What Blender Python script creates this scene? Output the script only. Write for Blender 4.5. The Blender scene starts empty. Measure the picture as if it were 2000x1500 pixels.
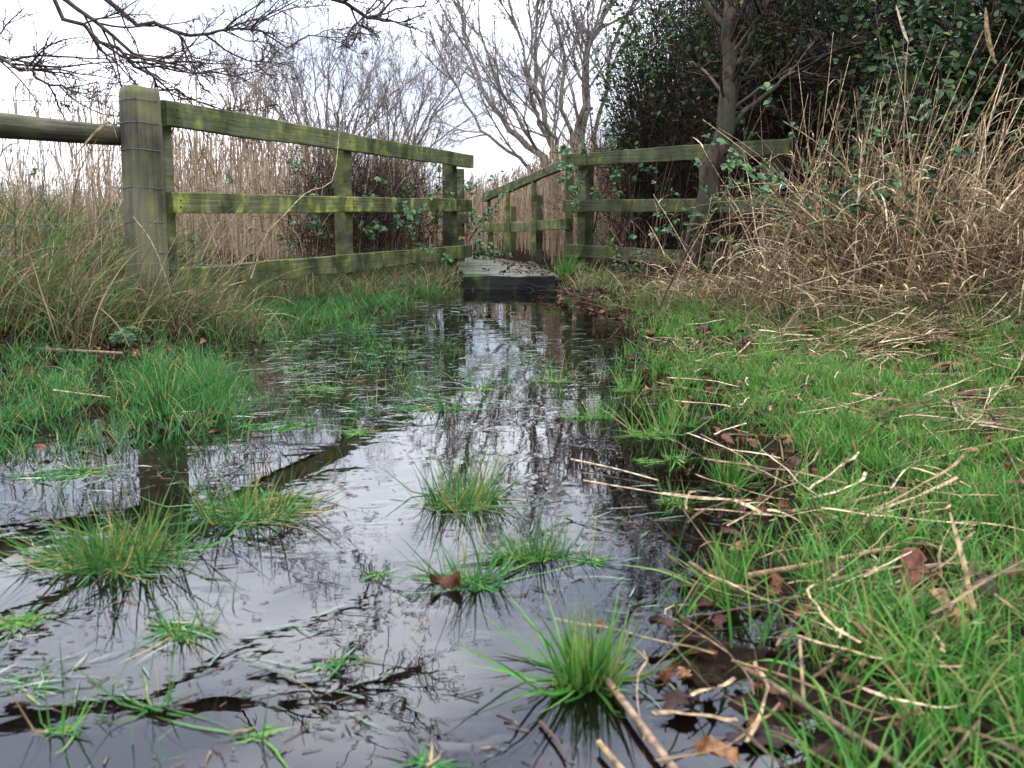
import bpy, math, random
import numpy as np
from mathutils import Vector, Matrix

random.seed(7)
RNG = np.random.default_rng(11)
R = math.radians
C = bpy.context.scene.collection

# ------------------------------------------------------------------ camera
FPX = 2100.0
PITCH = R(9.25)
EYE = 0.6
cam_d = bpy.data.cameras.new('camera')
cam = bpy.data.objects.new('camera', cam_d)
C.objects.link(cam)
cam.location = (0, 0, EYE)
cam.rotation_euler = (R(90) - PITCH, 0, 0)
cam_d.sensor_width = 36
cam_d.lens = 36 * FPX / 2000
cam_d.clip_start = 0.02
cam_d.clip_end = 2000
cam_d.dof.use_dof = True
cam_d.dof.focus_distance = 6.0
cam_d.dof.aperture_fstop = 9.0
bpy.context.scene.camera = cam

# ------------------------------------------------------------------ world, sun, exposure
SUN_EL, SUN_AZ = R(50), R(-25)          # azimuth from +Y towards +X
w = bpy.data.worlds.new('World')
bpy.context.scene.world = w
w.use_nodes = True
nt = w.node_tree
nt.nodes.clear()
out = nt.nodes.new('ShaderNodeOutputWorld')
bg = nt.nodes.new('ShaderNodeBackground')
sky = nt.nodes.new('ShaderNodeTexSky')
sky.sky_type = 'NISHITA'
sky.sun_disc = False
sky.sun_elevation = SUN_EL
sky.sun_rotation = SUN_AZ
sky.dust_density = 3.0
tc = nt.nodes.new('ShaderNodeTexCoord')
mp = nt.nodes.new('ShaderNodeMapping')
mp.inputs['Scale'].default_value = (1, 1, 2.2)
nz = nt.nodes.new('ShaderNodeTexNoise')
nz.inputs['Scale'].default_value = 3.2
nz.inputs['Detail'].default_value = 4
cr = nt.nodes.new('ShaderNodeValToRGB')
cr.color_ramp.elements[0].position = 0.40
cr.color_ramp.elements[0].color = (8.6, 9.9, 13.0, 1)
cr.color_ramp.elements[1].position = 0.60
cr.color_ramp.elements[1].color = (22.5, 23.5, 26.0, 1)
mx = nt.nodes.new('ShaderNodeMix')
mx.data_type = 'RGBA'
mx.inputs[0].default_value = 0.86
L_ = nt.links
L_.new(tc.outputs['Generated'], mp.inputs['Vector'])
L_.new(mp.outputs['Vector'], nz.inputs['Vector'])
L_.new(nz.outputs['Fac'], cr.inputs['Fac'])
L_.new(sky.outputs['Color'], mx.inputs[6])
L_.new(cr.outputs['Color'], mx.inputs[7])
sx = nt.nodes.new('ShaderNodeSeparateXYZ')
L_.new(tc.outputs['Generated'], sx.inputs[0])
ov = nt.nodes.new('ShaderNodeMapRange')          # overcast luminance gradient, brightest overhead
ov.inputs['From Min'].default_value = 0.0
ov.inputs['From Max'].default_value = 1.0
ov.inputs['To Min'].default_value = 0.6
ov.inputs['To Max'].default_value = 2.15
L_.new(sx.outputs['Z'], ov.inputs['Value'])
vs = nt.nodes.new('ShaderNodeVectorMath'); vs.operation = 'SCALE'
L_.new(mx.outputs[2], vs.inputs[0]); L_.new(ov.outputs[0], vs.inputs['Scale'])
L_.new(vs.outputs[0], bg.inputs['Color'])
bg.inputs['Strength'].default_value = 0.10
L_.new(bg.outputs['Background'], out.inputs['Surface'])

sun_d = bpy.data.lights.new('sun', 'SUN')
sun_d.energy = 0.7
sun_d.angle = R(16)
sun_d.color = (1.0, 0.95, 0.88)
sun = bpy.data.objects.new('sun', sun_d)
C.objects.link(sun)
sdir = Vector((math.sin(SUN_AZ) * math.cos(SUN_EL), math.cos(SUN_AZ) * math.cos(SUN_EL), math.sin(SUN_EL)))
sun.rotation_euler = sdir.to_track_quat('Z', 'Y').to_euler()

sc = bpy.context.scene
sc.view_settings.view_transform = 'Standard'
sc.view_settings.look = 'None'
sc.view_settings.exposure = 0.74
sc.view_settings.gamma = 1
sc.render.engine = 'CYCLES'
sc.cycles.max_bounces = 8
sc.cycles.transparent_max_bounces = 12
sc.cycles.use_denoising = True

# ------------------------------------------------------------------ pixel <-> world
F_ = np.array((0, math.cos(PITCH), -math.sin(PITCH)))
U_ = np.array((0, math.sin(PITCH), math.cos(PITCH)))
CAM = np.array((0, 0, EYE))


def ray(px, py):
    return np.array(((px - 1000) / FPX, 0, 0)) + U_ * ((750 - py) / FPX) + F_


def at(px, py, Y):
    d = ray(px, py)
    return CAM + d * (Y / d[1])


def gnd(px, py, z=0.0):
    d = ray(px, py)
    return CAM + d * ((z - EYE) / d[2])


def proj(P):
    q = P - CAM
    zc = q @ F_
    zc = np.where(zc < 0.05, 0.05, zc)
    return 1000 + FPX * q[:, 0] / zc, 750 - FPX * (q @ U_) / zc


# ------------------------------------------------------------------ materials
def new_mat(name):
    m = bpy.data.materials.new(name)
    m.use_nodes = True
    m.node_tree.nodes.clear()
    return m, m.node_tree.nodes, m.node_tree.links


def ramp(N, stops, interp='LINEAR'):
    r = N.new('ShaderNodeValToRGB')
    r.color_ramp.interpolation = interp
    e = r.color_ramp.elements
    while len(e) < len(stops):
        e.new(0.5)
    for i, (p, c) in enumerate(stops):
        e[i].position = p
        e[i].color = (*c, 1)
    return r


def blade_mat(name, stops, rough=0.4, transl=0.3, spec=0.5, tipcol=None, tip=(0.75, 1.0), coat=0.0, mottle=0):
    """colour from the per-blade attribute rnd; optional withered tip from attribute t"""
    m, N, L = new_mat(name)
    o = N.new('ShaderNodeOutputMaterial')
    a = N.new('ShaderNodeAttribute'); a.attribute_name = 'rnd'
    r = ramp(N, stops)
    L.new(a.outputs['Fac'], r.inputs['Fac'])
    col = r.outputs['Color']
    if tipcol:
        t = N.new('ShaderNodeAttribute'); t.attribute_name = 't'
        mr = N.new('ShaderNodeMapRange')
        mr.inputs['From Min'].default_value = tip[0]
        mr.inputs['From Max'].default_value = tip[1]
        L.new(t.outputs['Fac'], mr.inputs['Value'])
        mxx = N.new('ShaderNodeMix'); mxx.data_type = 'RGBA'
        L.new(mr.outputs['Result'], mxx.inputs[0])
        L.new(col, mxx.inputs[6])
        mxx.inputs[7].default_value = (*tipcol, 1)
        col = mxx.outputs[2]
    if mottle:
        gt = N.new('ShaderNodeNewGeometry')
        nn = N.new('ShaderNodeTexNoise'); nn.inputs['Scale'].default_value = mottle; nn.inputs['Detail'].default_value = 5
        L.new(gt.outputs['Position'], nn.inputs['Vector'])
        rr_ = ramp(N, [(0.35, (0.35, 0.33, 0.33)), (0.65, (1.35, 1.3, 1.2))])
        L.new(nn.outputs['Fac'], rr_.inputs['Fac'])
        mo_ = N.new('ShaderNodeMix'); mo_.data_type = 'RGBA'; mo_.blend_type = 'MULTIPLY'; mo_.inputs[0].default_value = 1
        L.new(col, mo_.inputs[6]); L.new(rr_.outputs['Color'], mo_.inputs[7])
        col = mo_.outputs[2]
    p = N.new('ShaderNodeBsdfPrincipled')
    p.inputs['Roughness'].default_value = rough
    p.inputs['Specular IOR Level'].default_value = spec * 0.4
    p.inputs['Coat Weight'].default_value = coat
    p.inputs['Coat Roughness'].default_value = 0.15
    L.new(col, p.inputs['Base Color'])
    if transl > 0:
        tr = N.new('ShaderNodeBsdfTranslucent')
        L.new(col, tr.inputs['Color'])
        ms = N.new('ShaderNodeMixShader')
        ms.inputs[0].default_value = transl
        L.new(p.outputs[0], ms.inputs[1]); L.new(tr.outputs[0], ms.inputs[2])
        L.new(ms.outputs[0], o.inputs['Surface'])
    else:
        L.new(p.outputs[0], o.inputs['Surface'])
    return m


def bark_mat(name, c1, c2, scale=30, bump=0.004, green=None):
    m, N, L = new_mat(name)
    o = N.new('ShaderNodeOutputMaterial')
    tcn = N.new('ShaderNodeTexCoord')
    mpn = N.new('ShaderNodeMapping'); mpn.inputs['Scale'].default_value = (1, 1, 0.35)
    n1 = N.new('ShaderNodeTexNoise'); n1.inputs['Scale'].default_value = scale; n1.inputs['Detail'].default_value = 6
    L.new(tcn.outputs['Object'], mpn.inputs['Vector']); L.new(mpn.outputs[0], n1.inputs['Vector'])
    r = ramp(N, [(0.35, c1), (0.65, c2)])
    L.new(n1.outputs['Fac'], r.inputs['Fac'])
    col = r.outputs['Color']
    if green:
        n2 = N.new('ShaderNodeTexNoise'); n2.inputs['Scale'].default_value = 5; n2.inputs['Detail'].default_value = 3
        L.new(tcn.outputs['Object'], n2.inputs['Vector'])
        r2 = ramp(N, [(0.42, (0, 0, 0)), (0.6, (1, 1, 1))])
        L.new(n2.outputs['Fac'], r2.inputs['Fac'])
        mm = N.new('ShaderNodeMix'); mm.data_type = 'RGBA'
        L.new(r2.outputs['Color'], mm.inputs[0]); L.new(col, mm.inputs[6]); mm.inputs[7].default_value = (*green, 1)
        col = mm.outputs[2]
    p = N.new('ShaderNodeBsdfPrincipled'); p.inputs['Roughness'].default_value = 0.8
    p.inputs['Specular IOR Level'].default_value = 0.1
    L.new(col, p.inputs['Base Color'])
    b = N.new('ShaderNodeBump'); b.inputs['Distance'].default_value = bump; b.inputs['Strength'].default_value = 0.8
    L.new(n1.outputs['Fac'], b.inputs['Height']); L.new(b.outputs[0], p.inputs['Normal'])
    L.new(p.outputs[0], o.inputs['Surface'])
    return m


def wood_mat(name, axis=0, algae=0.5, grey=(0.15, 0.135, 0.098), brown=(0.065, 0.055, 0.036),
             green=(0.085, 0.105, 0.026), bright=(0.22, 0.25, 0.035), streak_z=True, rough=0.75):
    """weathered timber: grain along one local axis, algae in blotches, dark wet streaks"""
    m, N, L = new_mat(name)
    o = N.new('ShaderNodeOutputMaterial')
    tcn = N.new('ShaderNodeTexCoord')
    oi = N.new('ShaderNodeObjectInfo')
    ad = N.new('ShaderNodeVectorMath'); ad.operation = 'ADD'
    L.new(tcn.outputs['Object'], ad.inputs[0]); 
    sc_ = N.new('ShaderNodeVectorMath'); sc_.operation = 'SCALE'; sc_.inputs['Scale'].default_value = 0.7
    L.new(oi.outputs['Location'], sc_.inputs[0]); L.new(sc_.outputs[0], ad.inputs[1])
    mpn = N.new('ShaderNodeMapping')
    s = [60.0, 60.0, 60.0]; s[axis] = 2.5
    mpn.inputs['Scale'].default_value = s
    L.new(ad.outputs[0], mpn.inputs['Vector'])
    g = N.new('ShaderNodeTexNoise'); g.inputs['Scale'].default_value = 1.0; g.inputs['Detail'].default_value = 6
    g.inputs['Distortion'].default_value = 0.4
    L.new(mpn.outputs[0], g.inputs['Vector'])
    r = ramp(N, [(0.3, brown), (0.62, grey)])
    L.new(g.outputs['Fac'], r.inputs['Fac'])
    # algae
    n2 = N.new('ShaderNodeTexNoise'); n2.inputs['Scale'].default_value = 5.5; n2.inputs['Detail'].default_value = 5
    n2.inputs['Roughness'].default_value = 0.62
    L.new(ad.outputs[0], n2.inputs['Vector'])
    a = 0.62 - 0.3 * algae
    r2 = ramp(N, [(a - 0.16, (0.05, 0.05, 0.05)), (a + 0.2, (1, 1, 1))])
    L.new(n2.outputs['Fac'], r2.inputs['Fac'])
    n3 = N.new('ShaderNodeTexNoise'); n3.inputs['Scale'].default_value = 11; n3.inputs['Detail'].default_value = 5
    mp3 = N.new('ShaderNodeMapping'); mp3.inputs['Scale'].default_value = (1.0, 1.0, 0.8) if streak_z else (1, 1, 1)
    L.new(ad.outputs[0], mp3.inputs['Vector']); L.new(mp3.outputs[0], n3.inputs['Vector'])
    r3 = ramp(N, [(0.5, green), (0.68, bright)])
    L.new(n3.outputs['Fac'], r3.inputs['Fac'])
    m1 = N.new('ShaderNodeMix'); m1.data_type = 'RGBA'
    fm = N.new('ShaderNodeMath'); fm.operation = 'MULTIPLY'; fm.inputs[1].default_value = 0.85
    L.new(r2.outputs['Color'], fm.inputs[0])
    L.new(fm.outputs[0], m1.inputs[0]); L.new(r.outputs['Color'], m1.inputs[6]); L.new(r3.outputs['Color'], m1.inputs[7])
    # dark stains
    n4 = N.new('ShaderNodeTexNoise'); n4.inputs['Scale'].default_value = 3.3; n4.inputs['Detail'].default_value = 6
    mp4 = N.new('ShaderNodeMapping'); mp4.inputs['Location'].default_value = (5, 3, 1)
    mp4.inputs['Scale'].default_value = (1.5, 1.5, 1.0) if streak_z else (1, 2, 2)
    L.new(ad.outputs[0], mp4.inputs['Vector']); L.new(mp4.outputs[0], n4.inputs['Vector'])
    r4 = ramp(N, [(0.36, (0.25, 0.25, 0.27)), (0.55, (1, 1, 1))])
    L.new(n4.outputs['Fac'], r4.inputs['Fac'])
    m2 = N.new('ShaderNodeMix'); m2.data_type = 'RGBA'; m2.blend_type = 'MULTIPLY'; m2.inputs[0].default_value = 0.85
    L.new(m1.outputs[2], m2.inputs[6]); L.new(r4.outputs['Color'], m2.inputs[7])
    p = N.new('ShaderNodeBsdfPrincipled'); p.inputs['Roughness'].default_value = rough
    p.inputs['Specular IOR Level'].default_value = 0.15
    L.new(m2.outputs[2], p.inputs['Base Color'])
    b = N.new('ShaderNodeBump'); b.inputs['Distance'].default_value = 0.007; b.inputs['Strength'].default_value = 0.9
    L.new(g.outputs['Fac'], b.inputs['Height']); L.new(b.outputs[0], p.inputs['Normal'])
    L.new(p.outputs[0], o.inputs['Surface'])
    return m


def plain_mat(name, col, rough=0.6, metal=0.0, noise=None):
    m, N, L = new_mat(name)
    o = N.new('ShaderNodeOutputMaterial')
    p = N.new('ShaderNodeBsdfPrincipled')
    p.inputs['Roughness'].default_value = rough
    p.inputs['Metallic'].default_value = metal
    n = N.new('ShaderNodeTexNoise'); n.inputs['Scale'].default_value = noise or 40; n.inputs['Detail'].default_value = 4
    tcn = N.new('ShaderNodeTexCoord'); L.new(tcn.outputs['Object'], n.inputs['Vector'])
    r = ramp(N, [(0.3, tuple(c * 0.6 for c in col)), (0.7, tuple(min(1, c * 1.3) for c in col))])
    L.new(n.outputs['Fac'], r.inputs['Fac']); L.new(r.outputs['Color'], p.inputs['Base Color'])
    L.new(p.outputs[0], o.inputs['Surface'])
    return m


M = {}
M['grass_bright'] = blade_mat('grass_bright', [(0, (0.018, 0.066, 0.012)), (0.45, (0.046, 0.16, 0.022)), (0.78, (0.10, 0.28, 0.04)), (0.87, (0.17, 0.26, 0.06)), (0.94, (0.30, 0.23, 0.09)), (1, (0.14, 0.08, 0.04))],
                              0.42, 0.35, 0.3, (0.22, 0.22, 0.07), (0.75, 1.1))
M['grass_cool'] = blade_mat('grass_cool', [(0, (0.015, 0.06, 0.012)), (0.5, (0.035, 0.13, 0.030)), (0.88, (0.075, 0.23, 0.055)), (0.95, (0.26, 0.21, 0.06)), (1, (0.38, 0.27, 0.09))],
                            0.38, 0.3, 0.3)
M['grass_tuft'] = blade_mat('grass_tuft', [(0, (0.018, 0.06, 0.014)), (0.55, (0.042, 0.125, 0.026)), (0.86, (0.085, 0.20, 0.04)), (0.93, (0.30, 0.22, 0.06)), (1, (0.42, 0.25, 0.06))],
                            0.38, 0.3, 0.3)
M['grass_float'] = blade_mat('grass_float', [(0, (0.03, 0.08, 0.035)), (0.6, (0.07, 0.14, 0.07)), (1, (0.22, 0.22, 0.14))], 0.2, 0.0, 0.8, coat=0.3)
M['dry_grass'] = blade_mat('dry_grass', [(0, (0.05, 0.035, 0.02)), (0.35, (0.19, 0.135, 0.072)), (0.52, (0.40, 0.30, 0.17)), (0.58, (0.045, 0.10, 0.02)), (1, (0.085, 0.17, 0.035))],
                           0.6, 0.25, 0.3)
M['straw'] = blade_mat('straw', mottle=60, stops=[(0, (0.09, 0.055, 0.028)), (0.4, (0.25, 0.165, 0.085)), (0.8, (0.45, 0.33, 0.19)), (1, (0.62, 0.50, 0.33))], rough=0.5, transl=0.2, spec=0.4)
M['straw_brown'] = blade_mat('straw_brown', mottle=60, stops=[(0, (0.03, 0.02, 0.015)), (0.5, (0.10, 0.067, 0.045)), (1, (0.22, 0.15, 0.10))], rough=0.6, transl=0.1, spec=0.3)
M['reed'] = blade_mat('reed', [(0, (0.10, 0.065, 0.04)), (0.5, (0.25, 0.175, 0.108)), (1, (0.46, 0.345, 0.225))], 0.6, 0.3, 0.3)
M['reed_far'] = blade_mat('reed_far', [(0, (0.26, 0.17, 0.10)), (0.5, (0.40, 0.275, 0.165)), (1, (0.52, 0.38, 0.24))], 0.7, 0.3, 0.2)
M['twig_dark'] = blade_mat('twig_dark', [(0, (0.02, 0.014, 0.012)), (1, (0.08, 0.05, 0.038))], 0.8, 0.0, 0.3)
M['twig_shade_brown'] = blade_mat('twig_shade_brown', [(0, (0.008, 0.005, 0.004)), (0.75, (0.03, 0.019, 0.014)), (1, (0.12, 0.08, 0.055))], 0.8, 0.0, 0.3)  # wet brown stems, darkened further so thicket shade is painted into the colour
M['twig_glare_grey'] = blade_mat('twig_glare_grey', [(0, (0.11, 0.09, 0.08)), (0.6, (0.22, 0.18, 0.155)), (1, (0.34, 0.29, 0.25))], 0.8, 0.0, 0.3)  # paled so the colour itself imitates twigs washed out by bright sky
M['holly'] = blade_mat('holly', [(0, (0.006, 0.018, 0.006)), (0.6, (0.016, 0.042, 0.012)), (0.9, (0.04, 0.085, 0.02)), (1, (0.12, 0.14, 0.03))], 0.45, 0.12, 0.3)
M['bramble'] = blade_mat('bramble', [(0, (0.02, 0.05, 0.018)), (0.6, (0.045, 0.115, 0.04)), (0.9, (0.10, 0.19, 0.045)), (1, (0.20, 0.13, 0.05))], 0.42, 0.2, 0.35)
M['oak_leaf'] = blade_mat('oak_leaf', [(0, (0.018, 0.008, 0.007)), (0.5, (0.055, 0.02, 0.012)), (0.85, (0.13, 0.045, 0.02)), (1, (0.26, 0.13, 0.06))], 0.5, 0.1, 0.35, mottle=110)
M['bark_dark'] = bark_mat('bark_dark', (0.025, 0.02, 0.017), (0.085, 0.065, 0.052))
M['bark_grey'] = bark_mat('bark_grey', (0.08, 0.065, 0.05), (0.21, 0.17, 0.13))
M['bark_right'] = bark_mat('bark_right', (0.008, 0.006, 0.005), (0.075, 0.052, 0.038), 24, 0.03, (0.035, 0.035, 0.02))
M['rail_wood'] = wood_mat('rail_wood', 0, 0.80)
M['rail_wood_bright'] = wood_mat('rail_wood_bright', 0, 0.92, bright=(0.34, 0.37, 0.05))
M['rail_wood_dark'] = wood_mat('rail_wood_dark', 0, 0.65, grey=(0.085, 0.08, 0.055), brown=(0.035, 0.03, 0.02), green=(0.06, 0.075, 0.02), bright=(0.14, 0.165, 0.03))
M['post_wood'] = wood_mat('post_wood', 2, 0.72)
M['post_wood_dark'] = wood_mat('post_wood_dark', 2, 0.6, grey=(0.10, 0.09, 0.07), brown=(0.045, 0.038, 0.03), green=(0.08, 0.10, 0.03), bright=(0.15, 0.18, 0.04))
M['strainer_wood'] = wood_mat('strainer_wood', 2, 0.35, grey=(0.15, 0.125, 0.095), brown=(0.06, 0.05, 0.038), green=(0.11, 0.12, 0.04), bright=(0.17, 0.18, 0.04))
M['wet_board'] = wood_mat('wet_board', 0, -.3, grey=(0.014, 0.014, 0.015), brown=(0.005, 0.005, 0.005), rough=0.65)
M['deck_wood'] = wood_mat('deck_wood', 0, 0.3, grey=(0.15, 0.14, 0.13), brown=(0.06, 0.055, 0.05), rough=0.55)
M['wire'] = plain_mat('wire', (0.11, 0.13, 0.14), 0.45, 0.7)
M['nail'] = plain_mat('nail', (0.03, 0.028, 0.028), 0.5, 0.6)

# ------------------------------------------------------------------ mesh helpers
def mesh_np(name, V, faces, mat, rnd=None, tt=None, smooth=False, parent=None, loc=None):
    V = np.asarray(V, dtype=np.float32).reshape(-1, 3)
    faces = np.asarray(faces, dtype=np.int32)
    me = bpy.data.meshes.new(name)
    k = faces.shape[1]
    me.vertices.add(len(V)); me.vertices.foreach_set('co', V.ravel())
    me.loops.add(faces.size); me.loops.foreach_set('vertex_index', faces.ravel())
    me.polygons.add(len(faces))
    me.polygons.foreach_set('loop_start', np.arange(0, faces.size, k, dtype=np.int32))
    me.polygons.foreach_set('loop_total', np.full(len(faces), k, dtype=np.int32))
    if smooth:
        me.polygons.foreach_set('use_smooth', np.ones(len(faces), dtype=bool))
    if rnd is not None:
        a = me.attributes.new('rnd', 'FLOAT', 'POINT'); a.data.foreach_set('value', np.asarray(rnd, dtype=np.float32).ravel())
    if tt is not None:
        a = me.attributes.new('t', 'FLOAT', 'POINT'); a.data.foreach_set('value', np.asarray(tt, dtype=np.float32).ravel())
    me.update(calc_edges=True)
    me.materials.append(mat)
    o = bpy.data.objects.new(name, me)
    C.objects.link(o)
    if parent is not None:
        o.parent = parent
    return o


def tag(o, label=None, cat=None, group=None, kind=None):
    if label: o['label'] = label
    if cat: o['category'] = cat
    if group: o['group'] = group
    if kind: o['kind'] = kind
    return o


def empty(name, loc, label=None, cat=None, group=None):
    o = bpy.data.objects.new(name, None)
    C.objects.link(o)
    o.location = loc
    o.empty_display_size = 0.1
    return tag(o, label, cat, group)


def nrm(a):
    return a / np.maximum(np.linalg.norm(a, axis=-1, keepdims=True), 1e-9)


class Geo:
    """collects quads with per-vertex rnd and t"""
    def __init__(s):
        s.V, s.F, s.r, s.t, s.n = [], [], [], [], 0

    def add(s, V, F, r, t):
        s.V.append(V.reshape(-1, 3)); s.F.append(F + s.n); s.r.append(r.ravel()); s.t.append(t.ravel())
        s.n += len(s.V[-1])
        return s

    def build(s, name, mat, parent=None, smooth=True, origin=None):
        V = np.concatenate(s.V)
        if origin is not None:
            V = V - np.asarray(origin)
        return mesh_np(name, V, np.concatenate(s.F), mat, np.concatenate(s.r), np.concatenate(s.t), smooth, parent)


def grow(P0, D0, L, S, wob=0.1, trop=(0, 0, 0), ts=0.0):
    """polylines (N,S+1,3) stepping from P0 along D0, wandering, drawn towards trop"""
    N = len(P0)
    P = np.empty((N, S + 1, 3)); P[:, 0] = P0
    D = nrm(np.array(D0, dtype=float))
    tr = np.asarray(trop, dtype=float)
    st = (np.asarray(L) / S).reshape(-1, 1)
    for i in range(S):
        D = nrm(D + RNG.normal(0, wob, (N, 3)) + tr * ts)
        P[:, i + 1] = P[:, i] + D * st
    return P


def tubes(geo, P, r0, r1, sides=3, rnd=None, power=1.0):
    N, S1, _ = P.shape
    T = np.empty_like(P)
    T[:, 1:-1] = P[:, 2:] - P[:, :-2]; T[:, 0] = P[:, 1] - P[:, 0]; T[:, -1] = P[:, -1] - P[:, -2]
    T = nrm(T)
    ref = nrm(RNG.normal(0, 1, (N, 1, 3)) + 0 * T)
    # keep the reference away from the tangent
    ref = nrm(ref - (ref * T[:, :1]).sum(-1, keepdims=True) * T[:, :1] + 1e-4)
    u = nrm(np.cross(T, ref)); v = np.cross(T, u)
    tt = np.linspace(0, 1, S1)[None, :] ** power
    rad = np.asarray(r0).reshape(-1, 1) * (1 - tt) + np.asarray(r1).reshape(-1, 1) * tt
    ang = np.arange(sides) * 2 * math.pi / sides
    ring = u[:, :, None] * np.cos(ang)[None, None, :, None] + v[:, :, None] * np.sin(ang)[None, None, :, None]
    V = P[:, :, None] + ring * rad[:, :, None, None]
    idx = np.arange(N * S1 * sides).reshape(N, S1, sides)
    a = idx[:, :-1]; b = idx[:, 1:]
    F = np.stack([a, np.roll(a, -1, 2), np.roll(b, -1, 2), b], -1).reshape(-1, 4)
    if rnd is None: rnd = RNG.random(N)
    rr = np.broadcast_to(np.asarray(rnd).reshape(-1, 1, 1), (N, S1, sides))
    t3 = np.broadcast_to(np.linspace(0, 1, S1).reshape(1, -1, 1), (N, S1, sides))
    geo.add(V, F, rr, t3)


def ribbons(geo, P, W, side=None, rnd=None, shape='blade', fold=0.0):
    """flat blades along polylines; shape = width profile"""
    N, S1, _ = P.shape
    T = np.empty_like(P)
    T[:, 1:-1] = P[:, 2:] - P[:, :-2]; T[:, 0] = P[:, 1] - P[:, 0]; T[:, -1] = P[:, -1] - P[:, -2]
    T = nrm(T)
    if side is None:
        side = RNG.normal(0, 1, (N, 3)); side[:, 2] *= 0.25
    side = side[:, None, :] - (side[:, None, :] * T).sum(-1, keepdims=True) * T
    side = nrm(side)
    s = np.linspace(0, 1, S1)
    if shape == 'blade':
        w = np.minimum(1, 0.6 + 1.2 * s) * (1 - s ** 2.2) + 0.02
    elif shape == 'strip':
        w = 0.75 + 0.25 * np.sin(s * 9)
    else:
        w = np.sin(np.clip(s * 0.93 + 0.06, 0, 1) * math.pi) ** 0.7 + 0.02
    wd = np.asarray(W).reshape(-1, 1) * w[None] * 0.5
    V = np.stack([P - side * wd[..., None], P + side * wd[..., None]], 2)
    idx = np.arange(N * S1 * 2).reshape(N, S1, 2)
    F = np.stack([idx[:, :-1, 0], idx[:, :-1, 1], idx[:, 1:, 1], idx[:, 1:, 0]], -1).reshape(-1, 4)
    if rnd is None: rnd = RNG.random(N)
    rr = np.broadcast_to(np.asarray(rnd).reshape(-1, 1, 1), (N, S1, 2))
    t3 = np.broadcast_to(s.reshape(1, -1, 1), (N, S1, 2))
    geo.add(V, F, rr, t3)


def arc(P0, az, L, lean, curl, S=5, azn=0.08):
    """blade centre lines: azimuth az, starting lean from vertical, curling over"""
    N = len(P0)
    P = np.empty((N, S + 1, 3)); P[:, 0] = P0
    a = np.array(lean, dtype=float)
    st = np.asarray(L) / S
    for i in range(S):
        d = np.stack([np.sin(a) * np.cos(az), np.sin(a) * np.sin(az), np.cos(a)], -1)
        P[:, i + 1] = P[:, i] + d * st[:, None]
        a = a + curl / S
        az = az + RNG.normal(0, azn, N)
        a = a + RNG.normal(0, azn * .35, N)
    return P


def children(P, n, tmin=0.15, tmax=1.0, spread=0.7, power=1.0):
    """n children per parent: origin, direction"""
    N, S1, _ = P.shape
    pi = np.repeat(np.arange(N), n)
    t = (tmin + (tmax - tmin) * RNG.random(len(pi)) ** power) * (S1 - 1.001)
    i = t.astype(int); f = (t - i)[:, None]
    o = P[pi, i] * (1 - f) + P[pi, i + 1] * f
    T = nrm(P[pi, i + 1] - P[pi, i])
    q = RNG.normal(0, 1, (len(pi), 3)); q = nrm(q - (q * T).sum(-1, keepdims=True) * T)
    d = nrm(T * math.cos(spread) + q * math.sin(spread))
    return o, d, t / (S1 - 1), pi


def guide(pts, S=14, wob=0.0):
    """smooth polyline through points (k,3) resampled to S+1"""
    pts = np.array(pts, dtype=float)
    k = len(pts)
    ext = np.vstack([2 * pts[0] - pts[1], pts, 2 * pts[-1] - pts[-2]])
    outp = []
    for s in np.linspace(0, k - 1, S + 1):
        i = min(int(s), k - 2); f = s - i
        p0, p1, p2, p3 = ext[i], ext[i + 1], ext[i + 2], ext[i + 3]
        outp.append(0.5 * ((2 * p1) + (-p0 + p2) * f + (2 * p0 - 5 * p1 + 4 * p2 - p3) * f * f + (-p0 + 3 * p1 - 3 * p2 + p3) * f ** 3))
    o = np.array(outp)
    if wob:
        o[1:-1] += RNG.normal(0, wob, o[1:-1].shape)
    return o


def template_leaves(geo, P, nrmv, tang, size, tmpl, faces, rnd=None):
    """place a small leaf template (k,3) [x along, y across, z up] at P"""
    N = len(P)
    z = nrm(nrmv); x = nrm(tang - (tang * z).sum(-1, keepdims=True) * z); y = np.cross(z, x)
    k = len(tmpl)
    size = np.asarray(size).reshape(-1, 1, 1)
    V = P[:, None] + size * (x[:, None] * tmpl[None, :, 0:1] + y[:, None] * tmpl[None, :, 1:2] + z[:, None] * tmpl[None, :, 2:3])
    F = (faces[None] + (np.arange(N) * k)[:, None, None]).reshape(-1, faces.shape[1])
    if rnd is None: rnd = RNG.random(N)
    rr = np.broadcast_to(np.asarray(rnd).reshape(-1, 1), (N, k))
    geo.add(V, F, rr, np.broadcast_to(tmpl[:, 0].reshape(1, -1), (N, k)))


# simple folded leaf: 6 outline points + midrib
LEAF = np.array([(0, 0, 0), (0.33, 0, -0.05), (0.7, 0, -0.03), (1, 0, -0.12),
                 (0.12, 0.22, 0.05), (0.5, 0.34, 0.10), (0.82, 0.2, 0.02),
                 (0.12, -0.22, 0.05), (0.5, -0.34, 0.10), (0.82, -0.2, 0.02)], dtype=float)
LEAF_F = np.array([(0, 1, 5, 4), (1, 2, 6, 5), (0, 7, 8, 1), (1, 8, 9, 2), (2, 3, 6, 6), (2, 9, 3, 3)])
LEAF_F = np.array([(0, 1, 5, 4), (1, 2, 6, 5), (0, 7, 8, 1), (1, 8, 9, 2), (2, 9, 3, 6)])


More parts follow.
